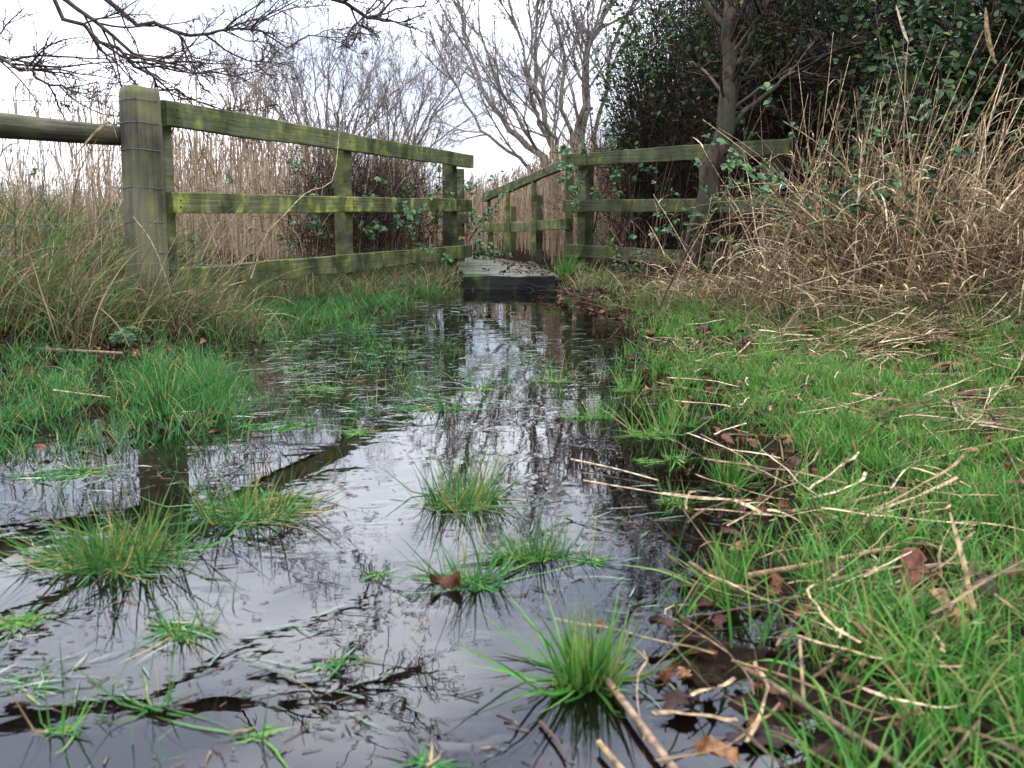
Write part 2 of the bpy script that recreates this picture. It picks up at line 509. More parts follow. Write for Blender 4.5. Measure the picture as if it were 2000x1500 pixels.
def oak_template(curl=0.5, seed=0):
    rg = np.random.default_rng(seed)
    n = 9
    xs = np.linspace(0, 1, n)
    wdt = np.array([0.05, 0.17, 0.13, 0.30, 0.19, 0.36, 0.24, 0.27, 0.08])
    V, Fs = [], []
    for i in range(n):
        for s in (-1, -0.5, 0, 0.5, 1):
            ww = wdt[i] * rg.uniform(0.85, 1.15)
            y = s * ww
            z = curl * (abs(s) ** 1.6) * 0.30 * math.sin(3 * xs[i] + seed) + 0.22 * curl * math.sin(2.6 * xs[i] + seed * 2) + rg.normal(0, 0.015)
            V.append((xs[i], y, z))
    for i in range(n - 1):
        for j in range(4):
            a = i * 5 + j
            Fs.append((a, a + 1, a + 6, a + 5))
    return np.array(V), np.array(Fs)


OAKS = [oak_template(c, s) for c, s in ((0.5, 0), (0.9, 1), (1.3, 2), (0.25, 3))]

# ------------------------------------------------------------------ terrain
POND = np.array([gnd(*p)[:2] for p in (
    (905, 560), (1085, 565), (1160, 600), (1240, 640), (1275, 690), (1300, 760), (1400, 830), (1480, 900), (1500, 1000), (1420, 1100),
    (1330, 1210), (1340, 1330), (1480, 1440), (1560, 1600))]
    + [(0.35, 0.6), (0.3, -2.0), (-4.0, -2.5), (-4.5, 1.5)]
    + [gnd(*p)[:2] for p in ((-500, 930), (-40, 905), (120, 880), (240, 860), (360, 835), (395, 760), (350, 712), (420, 672), (600, 640), (760, 605), (830, 580))])
ISLANDS = None


def poly_sd(X, Y, poly):
    """signed distance, negative inside"""
    X = np.asarray(X, dtype=float); Y = np.asarray(Y, dtype=float)
    d2 = np.full(X.shape, 1e18); ins = np.zeros(X.shape, bool)
    n = len(poly)
    for i in range(n):
        ax, ay = poly[i]; bx, by = poly[(i + 1) % n]
        ex, ey = bx - ax, by - ay
        wx, wy = X - ax, Y - ay
        t = np.clip((wx * ex + wy * ey) / (ex * ex + ey * ey + 1e-12), 0, 1)
        d2 = np.minimum(d2, (wx - t * ex) ** 2 + (wy - t * ey) ** 2)
        c = ((ay > Y) != (by > Y)) & (X < (bx - ax) * (Y - ay) / (by - ay + 1e-12) + ax)
        ins ^= c
    d = np.sqrt(d2)
    return np.where(ins, -d, d)


_ph = np.random.default_rng(3).random((14, 3)) * 6.28
_dr = np.random.default_rng(4).normal(0, 1, (14, 2))


def fbm(X, Y, sc_=1.0):
    v = 0
    for i in range(14):
        k = sc_ * (1.0 + i * 0.55)
        d = _dr[i] / np.linalg.norm(_dr[i])
        v = v + np.sin((X * d[0] + Y * d[1]) * k * 2.1 + _ph[i, 0] + 1.3 * np.sin((X * d[1] - Y * d[0]) * k * 1.3 + _ph[i, 1])) / (1 + i * 0.4)
    return v / 3.0


def sstep(a, b, x):
    t = np.clip((x - a) / (b - a), 0, 1)
    return t * t * (3 - 2 * t)


def height(X, Y):
    X = np.asarray(X, dtype=float); Y = np.asarray(Y, dtype=float)
    sd = poly_sd(X, Y, POND)
    h = np.where(sd < 0, np.maximum(sd * 0.35, -0.075), np.minimum(sd * 0.022, 0.034))
    h = h + 0.014 * fbm(X, Y, 3.0) + 0.010 * fbm(X + 9, Y, 9.0)
    # left bank hump and right bank hump
    h = h + 0.26 * sstep(-1.45, -3.4, X) * sstep(4.1, 5.6, Y) * (1 - sstep(9, 14, Y))
    h = h + 0.30 * sstep(1.3, 3.0, X) * sstep(2.8, 5.0, Y) * (1 - sstep(12, 20, Y))
    h = h + 0.05 * sstep(9, 20, Y)
    return h


gx = np.concatenate([-np.geomspace(300, 7, 22), np.linspace(-6, 5, 276), np.geomspace(6, 300, 22)])
gy = np.concatenate([-np.geomspace(60, 1.5, 10), np.linspace(-1, 14, 376), np.geomspace(14.5, 500, 30)])
GX, GY = np.meshgrid(gx, gy, indexing='ij')
GZ = height(GX, GY)
GV = np.stack([GX, GY, GZ], -1).reshape(-1, 3)
idx = np.arange(GX.size).reshape(GX.shape)
GF = np.stack([idx[:-1, :-1], idx[1:, :-1], idx[1:, 1:], idx[:-1, 1:]], -1).reshape(-1, 4)
m, N, L = new_mat('wet_soil')
o = N.new('ShaderNodeOutputMaterial'); p = N.new('ShaderNodeBsdfPrincipled')
tcn = N.new('ShaderNodeTexCoord')
n1 = N.new('ShaderNodeTexNoise'); n1.inputs['Scale'].default_value = 22; n1.inputs['Detail'].default_value = 8; n1.inputs['Roughness'].default_value = 0.7
L.new(tcn.outputs['Object'], n1.inputs['Vector'])
r = ramp(N, [(0.3, (0.004, 0.003, 0.0025)), (0.55, (0.018, 0.012, 0.009)), (0.75, (0.055, 0.034, 0.02))])
L.new(n1.outputs['Fac'], r.inputs['Fac']); L.new(r.outputs['Color'], p.inputs['Base Color'])
p.inputs['Roughness'].default_value = 0.8
p.inputs['Specular IOR Level'].default_value = 0.0
b = N.new('ShaderNodeBump'); b.inputs['Distance'].default_value = 0.012; b.inputs['Strength'].default_value = 1
L.new(n1.outputs['Fac'], b.inputs['Height']); L.new(b.outputs[0], p.inputs['Normal']); L.new(p.outputs[0], o.inputs['Surface'])
ground = mesh_np('ground', GV, GF, m, smooth=True)
tag(ground, 'dark wet leaf strewn soil around the flood', kind='structure')

# water
m, N, L = new_mat('flood_water')
o = N.new('ShaderNodeOutputMaterial')
tcn = N.new('ShaderNodeTexCoord')
na = N.new('ShaderNodeTexNoise'); na.inputs['Scale'].default_value = 17; na.inputs['Detail'].default_value = 2.5
mpa = N.new('ShaderNodeMapping'); mpa.inputs['Scale'].default_value = (1.0, 1.5, 1)
L.new(tcn.outputs['Object'], mpa.inputs['Vector']); L.new(mpa.outputs[0], na.inputs['Vector'])
nm = N.new('ShaderNodeTexNoise'); nm.inputs['Scale'].default_value = 0.9; nm.inputs['Detail'].default_value = 2
L.new(tcn.outputs['Object'], nm.inputs['Vector'])
rm = ramp(N, [(0.42, (0.22, 0.22, 0.22)), (0.6, (1, 1, 1))]); L.new(nm.outputs['Fac'], rm.inputs['Fac'])
mul = N.new('ShaderNodeMath'); mul.operation = 'MULTIPLY'; L.new(na.outputs['Fac'], mul.inputs[0]); L.new(rm.outputs['Color'], mul.inputs[1])
vo = N.new('ShaderNodeTexVoronoi'); vo.inputs['Scale'].default_value = 34; L.new(tcn.outputs['Object'], vo.inputs['Vector'])
vr = ramp(N, [(0.0, (0, 0, 0)), (0.28, (1, 1, 1))]); vr.color_ramp.interpolation = 'EASE'; L.new(vo.outputs['Distance'], vr.inputs['Fac'])
n5 = N.new('ShaderNodeTexNoise'); n5.inputs['Scale'].default_value = 4.2; n5.inputs['Detail'].default_value = 3
L.new(tcn.outputs['Object'], n5.inputs['Vector'])
r5 = ramp(N, [(0.52, (0, 0, 0)), (0.66, (1, 1, 1))]); L.new(n5.outputs['Fac'], r5.inputs['Fac'])
mul2 = N.new('ShaderNodeMath'); mul2.operation = 'MULTIPLY'; L.new(vr.outputs['Color'], mul2.inputs[0]); L.new(r5.outputs['Color'], mul2.inputs[1])
b1 = N.new('ShaderNodeBump'); b1.inputs['Distance'].default_value = 0.0003; L.new(mul.outputs[0], b1.inputs['Height'])
b2 = N.new('ShaderNodeBump'); b2.inputs['Distance'].default_value = 0.0006; L.new(mul2.outputs[0], b2.inputs['Height'])
L.new(b1.outputs[0], b2.inputs['Normal'])
fr = N.new('ShaderNodeFresnel'); fr.inputs['IOR'].default_value = 1.5; L.new(b2.outputs[0], fr.inputs['Normal'])
gl = N.new('ShaderNodeBsdfGlossy'); gl.inputs['Roughness'].default_value = 0.004; L.new(b2.outputs[0], gl.inputs['Normal'])
tr = N.new('ShaderNodeBsdfTransparent'); tr.inputs['Color'].default_value = (0.46, 0.34, 0.23, 1)
df = N.new('ShaderNodeBsdfDiffuse'); df.inputs['Color'].default_value = (0.012, 0.008, 0.006, 1)
ms0 = N.new('ShaderNodeMixShader'); ms0.inputs[0].default_value = 0.12
L.new(tr.outputs[0], ms0.inputs[1]); L.new(df.outputs[0], ms0.inputs[2])
ms = N.new('ShaderNodeMixShader')
L.new(fr.outputs[0], ms.inputs[0]); L.new(ms0.outputs[0], ms.inputs[1]); L.new(gl.outputs[0], ms.inputs[2]); L.new(ms.outputs[0], o.inputs['Surface'])
water = mesh_np('water', [(-9, -4, 0), (6, -4, 0), (6, 8.6, 0), (-9, 8.6, 0)], [(0, 1, 2, 3)], m)
tag(water, 'still dark flood water over the path', kind='structure')

# ------------------------------------------------------------------ timber
def plank(name, a, b, hgt, thk, mat, parent, origin, seg=24, wob=0.004, up=(0, 0, 1), bev=0.004, h2=None):
    """a sawn board from a to b (centre line), with slightly uneven edges"""
    a = Vector(a); b = Vector(b)
    x = (b - a); ln = x.length; x.normalize()
    z = Vector(up); z = (z - x * z.dot(x)).normalized(); y = z.cross(x)
    if h2 is None: h2 = hgt
    prof = []
    V = []
    rg = np.random.default_rng(abs(hash((round(a.x, 3), round(b.y, 3), round(a.z, 3)))) % 10000)
    w1 = rg.normal(0, wob, seg + 1); w2 = rg.normal(0, wob, seg + 1); w3 = rg.normal(0, wob * 0.6, seg + 1)
    w1 = np.convolve(w1, [.25, .5, .25], 'same'); w2 = np.convolve(w2, [.25, .5, .25], 'same')
    for i in range(seg + 1):
        s = i / seg
        hh = (hgt * (1 - s) + h2 * s) / 2; tt = thk / 2
        top = hh + w1[i]; bot = -hh + w2[i]
        for yy, zz in ((-tt, bot + bev), (-tt, top - bev), (-tt + bev, top), (tt - bev, top), (tt, top - bev), (tt, bot + bev), (tt - bev, bot), (-tt + bev, bot)):
            V.append((s * ln, yy + w3[i], zz))
    Fs = []
    for i in range(seg):
        for j in range(8):
            q = i * 8 + j; q2 = i * 8 + (j + 1) % 8
            Fs.append((q, q2, q2 + 8, q + 8))
    me = bpy.data.meshes.new(name)
    me.from_pydata(V, [], Fs + [tuple(range(7, -1, -1)), tuple(range(seg * 8, seg * 8 + 8))])
    me.materials.append(mat)
    o = bpy.data.objects.new(name, me); C.objects.link(o)
    mt = Matrix((x, y, z)).transposed().to_4x4(); mt.translation = a - Vector(origin)
    o.matrix_local = mt
    if parent: o.parent = parent
    return o


def round_log(name, a, b, r0, r1, mat, parent, origin, seg=30, sides=28, wob=0.02, axis='z'):
    """round timber from a to b, uneven, both ends closed"""
    a = np.array(a, float); b = np.array(b, float)
    d = b - a; ln = np.linalg.norm(d); z = Vector(d / ln)
    x = Vector((1, 0, 0)) if abs(z.x) < 0.9 else Vector((0, 0, 1))
    x = (x - z * x.dot(z)).normalized(); y = z.cross(x)
    rg = np.random.default_rng(int(abs(a[0]) * 1000) % 997)
    ph = rg.random(6) * 6.28
    V = []
    for i in range(seg + 1):
        s = i / seg; r = r0 * (1 - s) + r1 * s
        e = 1.0
        if i == 0 or i == seg: e = 0.95
        for j in range(sides):
            th = 2 * math.pi * j / sides
            rr = r * e * (1 + wob * math.sin(2 * th + ph[0]) + wob * 0.6 * math.sin(3 * th + ph[1] + 2 * s) + wob * 0.35 * math.sin(7 * th + ph[2] + 5 * s) + wob * .5 * math.sin(9 * s + ph[3]))
            V.append((rr * math.cos(th), rr * math.sin(th), s * ln + (0.006 * math.sin(3 * th) if i == seg else 0)))
    Fs = [(i * sides + j, i * sides + (j + 1) % sides, (i + 1) * sides + (j + 1) % sides, (i + 1) * sides + j) for i in range(seg) for j in range(sides)]
    me = bpy.data.meshes.new(name)
    me.from_pydata(V, [], Fs + [tuple(range(sides - 1, -1, -1)), tuple(range(seg * sides, (seg + 1) * sides))])
    for p_ in me.polygons[:-2]: p_.use_smooth = True
    me.materials.append(mat)
    o = bpy.data.objects.new(name, me); C.objects.link(o)
    if axis == 'x':   # keep grain along local z anyway
        pass
    mt = Matrix((x, y, z)).transposed().to_4x4(); mt.translation = Vector(a) - Vector(origin)
    o.matrix_local = mt
    if parent: o.parent = parent
    return o


def bolts(name, pts, origin, parent, nrmv):
    if len(pts) > 1:
        for q in pts: bolts(name, [q], origin, parent, nrmv)
        return
    g = Geo()
    nrmv = np.array(nrmv, float); nrmv /= np.linalg.norm(nrmv)
    P = np.array([[np.array(p), np.array(p) + nrmv * 0.003, np.array(p) + nrmv * 0.0045] for p in pts])
    n = len(pts)
    tubes(g, P, np.full(n, 0.007), np.full(n, 0.002), 8, power=3)
    return g.build(name, M['nail'], parent, True, origin)


# left fence
YL, YR = 5.45, 10.3
org = gnd(330, 640); org = np.array((at(330, 640, YL)[0], YL, 0.0))
lf = empty('timber_fence', org, 'green algae covered three rail fence on the left of the flooded path', 'fence', 'post and rail fences flanking the footbridge')
A = lambda px, py: at(px, py, YL)
B = lambda px, py: at(px, py, YR)
plank('rail', A(318, 221), B(920, 316), 0.125, 0.045, M['rail_wood'], lf, org, h2=0.115)
plank('rail', A(329, 397), B(917, 401), 0.108, 0.045, M['rail_wood_bright'], lf, org, h2=0.112)
plank('rail', A(329, 549), B(918, 490), 0.118, 0.045, M['rail_wood'], lf, org, h2=0.12)
dirL = nrm(np.array((B(920, 316) - A(318, 221)))[None])[0]
nL = np.array((-dirL[1], dirL[0], 0)); nL /= np.linalg.norm(nL)     # away from the path


def fence_post(px, top, bot_z, Y, wx, wy, mat, parent, origin, back=0.06, nv=None, yaw=None):
    p = at(px, top, Y)
    if nv is not None: p = p + np.array(nv) * back
    a = (p[0], p[1], bot_z - 0.15); b = (p[0] + 0.004, p[1], p[2])
    dv = Vector((dirL[0], dirL[1], 0)) if yaw is None else Vector(yaw)
    return plank('post', a, b, wx, wy, mat, parent, origin, seg=14, up=tuple(dv), wob=0.003)


fence_post(333, 236, 0.0, YL + 0.12, 0.075, 0.075, M['post_wood'], lf, org, 0.062, nL)
fence_post(684, 285, 0.0, 7.62, 0.13, 0.08, M['post_wood'], lf, org, 0.066, nL)
fence_post(893, 318, 0.0, 9.95, 0.13, 0.10, M['post_wood_dark'], lf, org, 0.078, nL)
frontL = -nL * 0.0235
bolts('nail', [at(676, 276, 7.5) + frontL * 1.2, at(690, 284, 7.5) + frontL * 1.2, at(889, 312, 9.85) + frontL * 1.2, at(684, 392, 7.5) + frontL * 1.2, at(684, 404, 7.5) + frontL * 1.2], org, lf, -nL)
bolts('nail', [A(338, 214) + frontL, A(338, 229) + frontL, at(338, 541, YL + .01) + frontL, at(339, 560, YL + .01) + frontL, at(345, 392, YL + .03) + frontL,
               at(345, 405, YL + .03) + frontL], org, lf, -nL)

# right fence
XR = [(1100, 10.3), (1545, 8.05)]
orgR = np.array((at(1120, 560, 10.2)[0], 10.2, 0.0))
rf = empty('timber_fence', orgR, 'shaded mossy three rail fence right of the footbridge, behind a leaning trunk', 'fence', 'post and rail fences flanking the footbridge')
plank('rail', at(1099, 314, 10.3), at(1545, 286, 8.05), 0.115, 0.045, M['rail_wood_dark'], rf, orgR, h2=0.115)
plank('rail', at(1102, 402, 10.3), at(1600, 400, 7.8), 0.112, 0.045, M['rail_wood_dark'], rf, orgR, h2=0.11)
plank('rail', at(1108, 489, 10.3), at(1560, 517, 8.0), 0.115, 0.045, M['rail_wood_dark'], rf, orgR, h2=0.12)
dR = nrm((at(1545, 286, 8.05) - at(1099, 314, 10.3))[None])[0]
nR = np.array((-dR[1], dR[0], 0)); nR /= np.linalg.norm(nR)
if nR[1] < 0: nR = -nR
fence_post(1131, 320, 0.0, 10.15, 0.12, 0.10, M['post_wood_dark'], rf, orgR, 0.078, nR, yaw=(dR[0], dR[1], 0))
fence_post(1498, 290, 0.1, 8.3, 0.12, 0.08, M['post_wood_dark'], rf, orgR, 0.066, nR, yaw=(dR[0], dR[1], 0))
#fence_post(1310, 300, 0.1, 9.1, 0.11, 0.08, M['post_wood_dark'], rf, orgR, 0.066, nR, yaw=(dR[0], dR[1], 0))

# footbridge
orgB = np.array((0.05, 8.1, 0.0))
fb = empty('footbridge', orgB, 'grey plank footbridge with sloping handrail on its far right side', 'footbridge')
xl, xr = at(905, 541, 8.1)[0], at(1092, 541, 8.1)[0]
plank('step_board', (xl, 8.09, 0.035), (xr - 0.03, 8.12, 0.035), 0.135, 0.06, M['wet_board'], fb, orgB, seg=16)
deck_pts = []
y = 8.16
k = 0
rg = np.random.default_rng(5)
dg_V, dg_F = [], []
while y < 14.5:
    t = (y - 8.16) / 6.3
    cx = 0.0 - 1.5 * t ** 1.7
    hw = 0.35
    z = 0.092 + rg.normal(0, 0.002) - 0.02 * t
    x0 = cx - hw - rg.uniform(0, .02); x1 = cx + hw + rg.uniform(0, .02)
    b0 = len(dg_V)
    for (xx, yy, zz) in ((x0, y, z - .03), (x1, y, z - .03), (x1, y + .112, z - .03), (x0, y + .112, z - .03), (x0, y + .003, z), (x1, y + .003, z), (x1, y + .109, z), (x0, y + .109, z)):
        dg_V.append((xx - orgB[0], yy - orgB[1], zz))
    for f in ((0, 3, 2, 1), (4, 5, 6, 7), (0, 1, 5, 4), (1, 2, 6, 5), (2, 3, 7, 6), (3, 0, 4, 7)):
        dg_F.append([b0 + q for q in f])
    y += 0.12
mesh_np('deck', dg_V, dg_F, M['deck_wood'], parent=fb)
for s in (-1, 1):
    plank('beam', (0.0 + s * 0.30, 8.2, -0.02), (-0.1 + s * 0.30, 11.5, -0.02), 0.15, 0.07, M['wet_board'], fb, orgB, seg=8)
H = [(1112, 318, 10.45), (1045, 349, 11.3), (990, 371, 12.1), (950, 384, 13.0)]
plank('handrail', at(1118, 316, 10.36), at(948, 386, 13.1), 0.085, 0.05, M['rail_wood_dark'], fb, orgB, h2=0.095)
plank('handrail', at(1110, 437, 10.45), at(1038, 441, 11.6), 0.105, 0.04, M['rail_wood'], fb, orgB, h2=0.10)
plank('handrail', at(1040, 443, 11.55), at(946, 444, 13.2), 0.11, 0.04, M['rail_wood'], fb, orgB, h2=0.11)


def vpost(px, top, Y, wx, wy, mat, zb=0.0, off=0.0):
    p = at(px, top, Y)
    return plank('post', (p[0], p[1] + off, zb - 0.1), (p[0], p[1] + off, p[2]), wx, wy, mat, fb, orgB, seg=10, up=(1, 0, 0), wob=0.003)


vpost(1113, 322, 10.45, 0.075, 0.075, M['post_wood_dark'], off=0.07)
vpost(1043, 352, 11.35, 0.055, 0.07, M['post_wood'], off=0.07)
vpost(1054, 381, 11.6, 0.07, 0.07, M['post_wood_dark'], off=0.12)
vpost(992, 374, 12.15, 0.05, 0.07, M['post_wood'], off=0.07)
vpost(1003, 403, 12.45, 0.065, 0.07, M['post_wood_dark'], off=0.12)
vpost(955, 386, 13.0, 0.04, 0.06, M['post_wood_dark'], off=0.08)
vpost(960, 407, 13.2, 0.045, 0.07, M['post_wood_dark'], off=0.12)
# left handrail stub seen end on, beside the left fence
plank('handrail', at(907, 428, 10.6), at(880, 428, 13.5), 0.09, 0.075, M['post_wood_dark'], fb, orgB, seg=8)
vpost(899, 330, 10.7, 0.07, 0.09, M['post_wood_dark'])

# strainer post, log rail and wires
pb = np.array(at(300, 660, 5.35)); pt_ = np.array(at(271, 172, 5.35))
base = np.array((pb[0] - 0.012, 5.35, -0.1))
orgS = np.array((base[0], 5.35, 0.0))
ws = empty('wire_fence', orgS, 'thick round post with log rail and barbed wire left of the rail fence', 'fence')
top = pt_.copy()
round_log('post', base, top, 0.106, 0.0965, M['strainer_wood'], ws, orgS, seg=40, sides=36, wob=0.018)
la, lb = at(-260, 222, 4.75), at(243, 266, 5.36)
round_log('log_rail', la, lb, 0.073, 0.046, M['strainer_wood'], ws, orgS, seg=30, sides=20, wob=0.04)
# far post the wires run to, out of frame
wl = Geo()


def wire(pts, r=0.0016, sag=0.01, S=30, geo=wl):
    P = guide(pts, S)[None]
    tubes(geo, P, [r], [r], 5)
    return P[0]


def around(py, z_off=0.0):
    """wire wrapped round the front of the post at picture row py"""
    c = base + (top - base) * ((at(271, py, 5.35)[2] - base[2]) / (top[2] - base[2]))
    out = []
    for th in np.linspace(R(185), R(352), 12):
        out.append(c + np.array((math.cos(th) * 0.103, math.sin(th) * 0.103, z_off + 0.004 * math.sin(3 * th))))
    return out


rows = [(198, 189, True), (242, 232, True), (294, 288, False), (367, 372, False), (433, 438, False), (492, 500, False)]
bg_ = Geo()
for k, (yp, yl, barbed) in enumerate(rows):
    arc_ = around(yp)
    left = at(-300, yl - 2, 4.7); midp = at(60, (yp + yl) / 2 + 3, 5.1)
    pl = wire([left, midp, arc_[0]], 0.0021 if barbed else 0.0014, S=30, geo=bg_ if barbed else wl)
    wire(arc_, 0.0019, S=24, geo=bg_ if barbed else wl)
    if barbed:
        full = np.concatenate([guide([left, midp, arc_[0]], 40), np.array(arc_)])
        seglen = 0
        for i in range(1, len(full)):
            seglen += np.linalg.norm(full[i] - full[i - 1])
            if seglen > 0.085 or i == 1:
                seglen = 0
                for q in range(3):
                    d = nrm(RNG.normal(0, 1, (1, 3)))[0] * 0.012
                    tubes(bg_, np.array([[full[i] - d, full[i], full[i] + d]]), [0.0012], [0.0012], 3)
for px in (-40, 85, 175, 254):
    Yv = 4.95 if px < 0 else 5.2
    if px == 254: Yv = 5.245
    wire([at(px, 292, Yv), at(px + 1, 370, Yv), at(px + 1, 436, Yv), at(px + 4, 560, Yv)], 0.0011, S=10)
wl.build('netting', M['wire'], ws, True, orgS)
bg_.build('barbed_wire', M['wire'], ws, True, orgS)

# ------------------------------------------------------------------ scatter helpers
def inpoly(px, py, poly):
    return poly_sd(px, py, np.array(poly, float)) < 0


def blobs(px, py, L):
    """sum of soft ellipses (cx,cy,rx,ry,w) in picture coordinates of the ground point"""
    v = np.zeros_like(px)
    for cx, cy, rx, ry, wt in L:
        v = np.maximum(v, wt * np.exp(-(((px - cx) / rx) ** 2 + ((py - cy) / ry) ** 2) * 1.1))
    return v


def scatter(n, x0, x1, y0, y1, dens):
    X = RNG.uniform(x0, x1, n)
    Y = y0 + (y1 - y0) * RNG.random(n)
    Z = height(X, Y)
    P = np.stack([X, Y, Z], -1)
    px, py = proj(np.stack([X, Y, np.maximum(Z, 0)], -1))
    keep = RNG.random(n) < dens(P, px, py)
    return P[keep]


def grass_patch(P, name, mat, label, Lm=(0.05, 0.11), wd=(0.0022, 0.004), lean=(0.05, 0.7), curl=(0.1, 1.3), S=5, az=None, azs=3.2, kind='stuff', parent=None):
    n = len(P)
    g = Geo()
    Ls = RNG.uniform(Lm[0], Lm[1], n) * (1 + 0.35 * fbm(P[:, 0] * 2, P[:, 1] * 2, 2.0))
    Ls = np.maximum(Ls, 0.02)
    a = RNG.uniform(-math.pi, math.pi, n) if az is None else RNG.normal(az, azs, n)
    pl = arc(P, a, Ls, RNG.uniform(*lean, n), RNG.uniform(*curl, n), S)
    ribbons(g, pl, RNG.uniform(wd[0], wd[1], n))
    o = g.build(name, mat, parent)
    if label: tag(o, label, 'grass', kind=kind)
    return o


# ---- bank and marsh grass (nobody could count it)
def dens_right(P, px, py):
    sd = poly_sd(P[:, 0], P[:, 1], POND)
    d = sstep(-0.08, 0.38, sd) * np.clip(0.20 + 0.6 * fbm(P[:, 0], P[:, 1], 3.1) + 1.3 * fbm(P[:, 0], P[:, 1], 10), .03, .9)
    d = np.where((px > 1180) | (P[:, 0] > 0.2), d, 0)
    # leaf litter and mud hollows
    d *= 1 - blobs(px, py, [(1830, 1170, 150, 110, 0.92), (1560, 1290, 120, 90, 0.7), (1750, 700, 190, 38, 0.9), (1960, 790, 90, 30, .7), (1420, 690, 60, 20, .7), (1600, 930, 130, 35, .7), (1400, 860, 100, 60, 0.85), (1560, 830, 70, 25, 0.5), (1480, 1020, 120, 40, 0.55), (1450, 1380, 120, 80, 0.7), (1950, 1330, 70, 60, 0.5)])
    d *= 1 - sstep(5.8, 7.0, P[:, 1]) * 0.7
    return np.clip(d, 0, 1)


Pr = np.concatenate([scatter(230000, 0.15, 2.6, 1.95, 4.2, dens_right), scatter(150000, 0.15, 4.0, 4.2, 7.4, dens_right)])
grass_patch(Pr, 'bank_grass', M['grass_bright'], 'bright green grass on the right bank', (0.03, 0.085), (0.0024, 0.0046))
Pn = scatter(42000, 0.12, 1.5, 0.8, 2.05, dens_right)
grass_patch(Pn, 'foreground_grass', M['grass_bright'], 'lush long grass blades in the near right corner', (0.05, 0.125), (0.0022, 0.0045), (0.05, 0.8), (0.1, 1.6), 7)


def dens_left(P, px, py):
    b = blobs(px, py, [(100, 780, 230, 60, 0.95), (300, 770, 80, 65, 0.95), (30, 830, 120, 40, 0.8), (150, 850, 150, 30, 0.8), (40, 880, 120, 25, .5), (60, 700, 90, 20, .5)])
    b = np.maximum(b, blobs(px, py, [(560, 610, 150, 16, 1.0), (450, 625, 90, 16, 1.0), (700, 590, 90, 12, 0.9), (770, 572, 80, 10, .8)]))
    b = np.where(P[:, 0] < -0.3, b, 0)
    return b * np.clip(0.42 + 0.3 * fbm(P[:, 0], P[:, 1], 3) + .75 * fbm(P[:, 0], P[:, 1], 12), .03, 1)


Pl = scatter(330000, -4.5, -0.3, 2.4, 8.2, dens_left)
grass_patch(Pl, 'marsh_grass', M['grass_cool'], 'cool green grass on the low left bank', (0.035, 0.09), (0.0022, 0.0036), (0.05, 0.8), (0.1, 1.3))


def dens_water(P, px, py):
    b = blobs(px, py, [(480, 780, 120, 60, .75), (600, 790, 140, 50, .65), (420, 860, 120, 25, .35), (660, 830, 90, 25, .35), (700, 690, 220, 40, .32), (620, 650, 200, 20, .45), (830, 770, 110, 40, .5),
                       (930, 740, 70, 30, .3), (1120, 760, 60, 40, .5), (1010, 710, 60, 20, .2), (1180, 740, 70, 30, .45), (1260, 820, 60, 40, .5), (1330, 790, 70, 40, .35), (1150, 790, 40, 30, .5),
                       (1330, 950, 80, 50, .3), (1450, 960, 80, 60, .3), (1280, 890, 60, 25, .4), (1240, 700, 60, 30, .3), (1320, 1080, 90, 60, .18), (1200, 1060, 110, 50, .1), (340, 1210, 80, 45, .2),
                       (560, 1180, 120, 50, .05), (150, 1400, 260, 100, .16), (450, 1400, 200, 80, .08), (650, 1250, 200, 60, .04), (120, 960, 130, 40, .15), (250, 890, 120, 25, .22), (500, 880, 90, 18, .1), (1350, 1150, 60, 60, .25), (1330, 1280, 60, 60, .3)])
    sd = poly_sd(P[:, 0], P[:, 1], POND)
    return b * np.clip(0.35 + .5 * fbm(P[:, 0], P[:, 1], 4) + 2.2 * fbm(P[:, 0], P[:, 1], 9), .05, 2.4) * (sd < 0.1)


Pw = scatter(230000, -3.0, 1.2, 1.0, 6.5, dens_water)
Pw = Pw[(Pw[:, 0] < .12) | (RNG.random(len(Pw)) < .42)]
sel = Pw[:, 0] > 0.12
grass_patch(Pw[~sel], 'emergent_grass', M['grass_cool'], 'thin grass standing out of the flood water', (0.08, 0.16), (0.0018, 0.0032), (0.0, 0.6), (0.1, 1.4), 6)
grass_patch(Pw[sel], 'emergent_grass', M['grass_bright'], 'bright grass standing in shallow water by the right bank', (0.07, 0.14), (0.002, 0.0034), (0.0, 0.6), (0.1, 1.2), 6)


# floating, flattened blades on the surface
def dens_float(P, px, py):
    b = blobs(px, py, [(600, 720, 300, 70, .9), (820, 780, 220, 60, .9), (1000, 700, 130, 60, .55), (480, 800, 150, 50, .7), (1150, 740, 120, 60, .6), (1000, 960, 160, 50, .35),
                       (1150, 1050, 130, 50, .4), (1250, 1000, 100, 60, .35), (860, 1010, 120, 30, .3), (700, 1080, 90, 30, .15), (120, 1080, 220, 40, .6), (560, 1000, 130, 18, .6), (160, 930, 180, 30, .6),
                       (350, 1240, 150, 45, .4), (600, 1210, 160, 50, .25), (150, 1330, 260, 110, .6), (450, 1330, 200, 90, .35), (720, 650, 200, 25, .7), (1250, 1180, 90, 90, .3), (1250, 1370, 90, 90, .3), (860, 600, 60, 10, .5), (1100, 640, 120, 20, .2)])
    return b * (0.7 + 0.7 * fbm(P[:, 0] + 4, P[:, 1], 5)) * 0.85


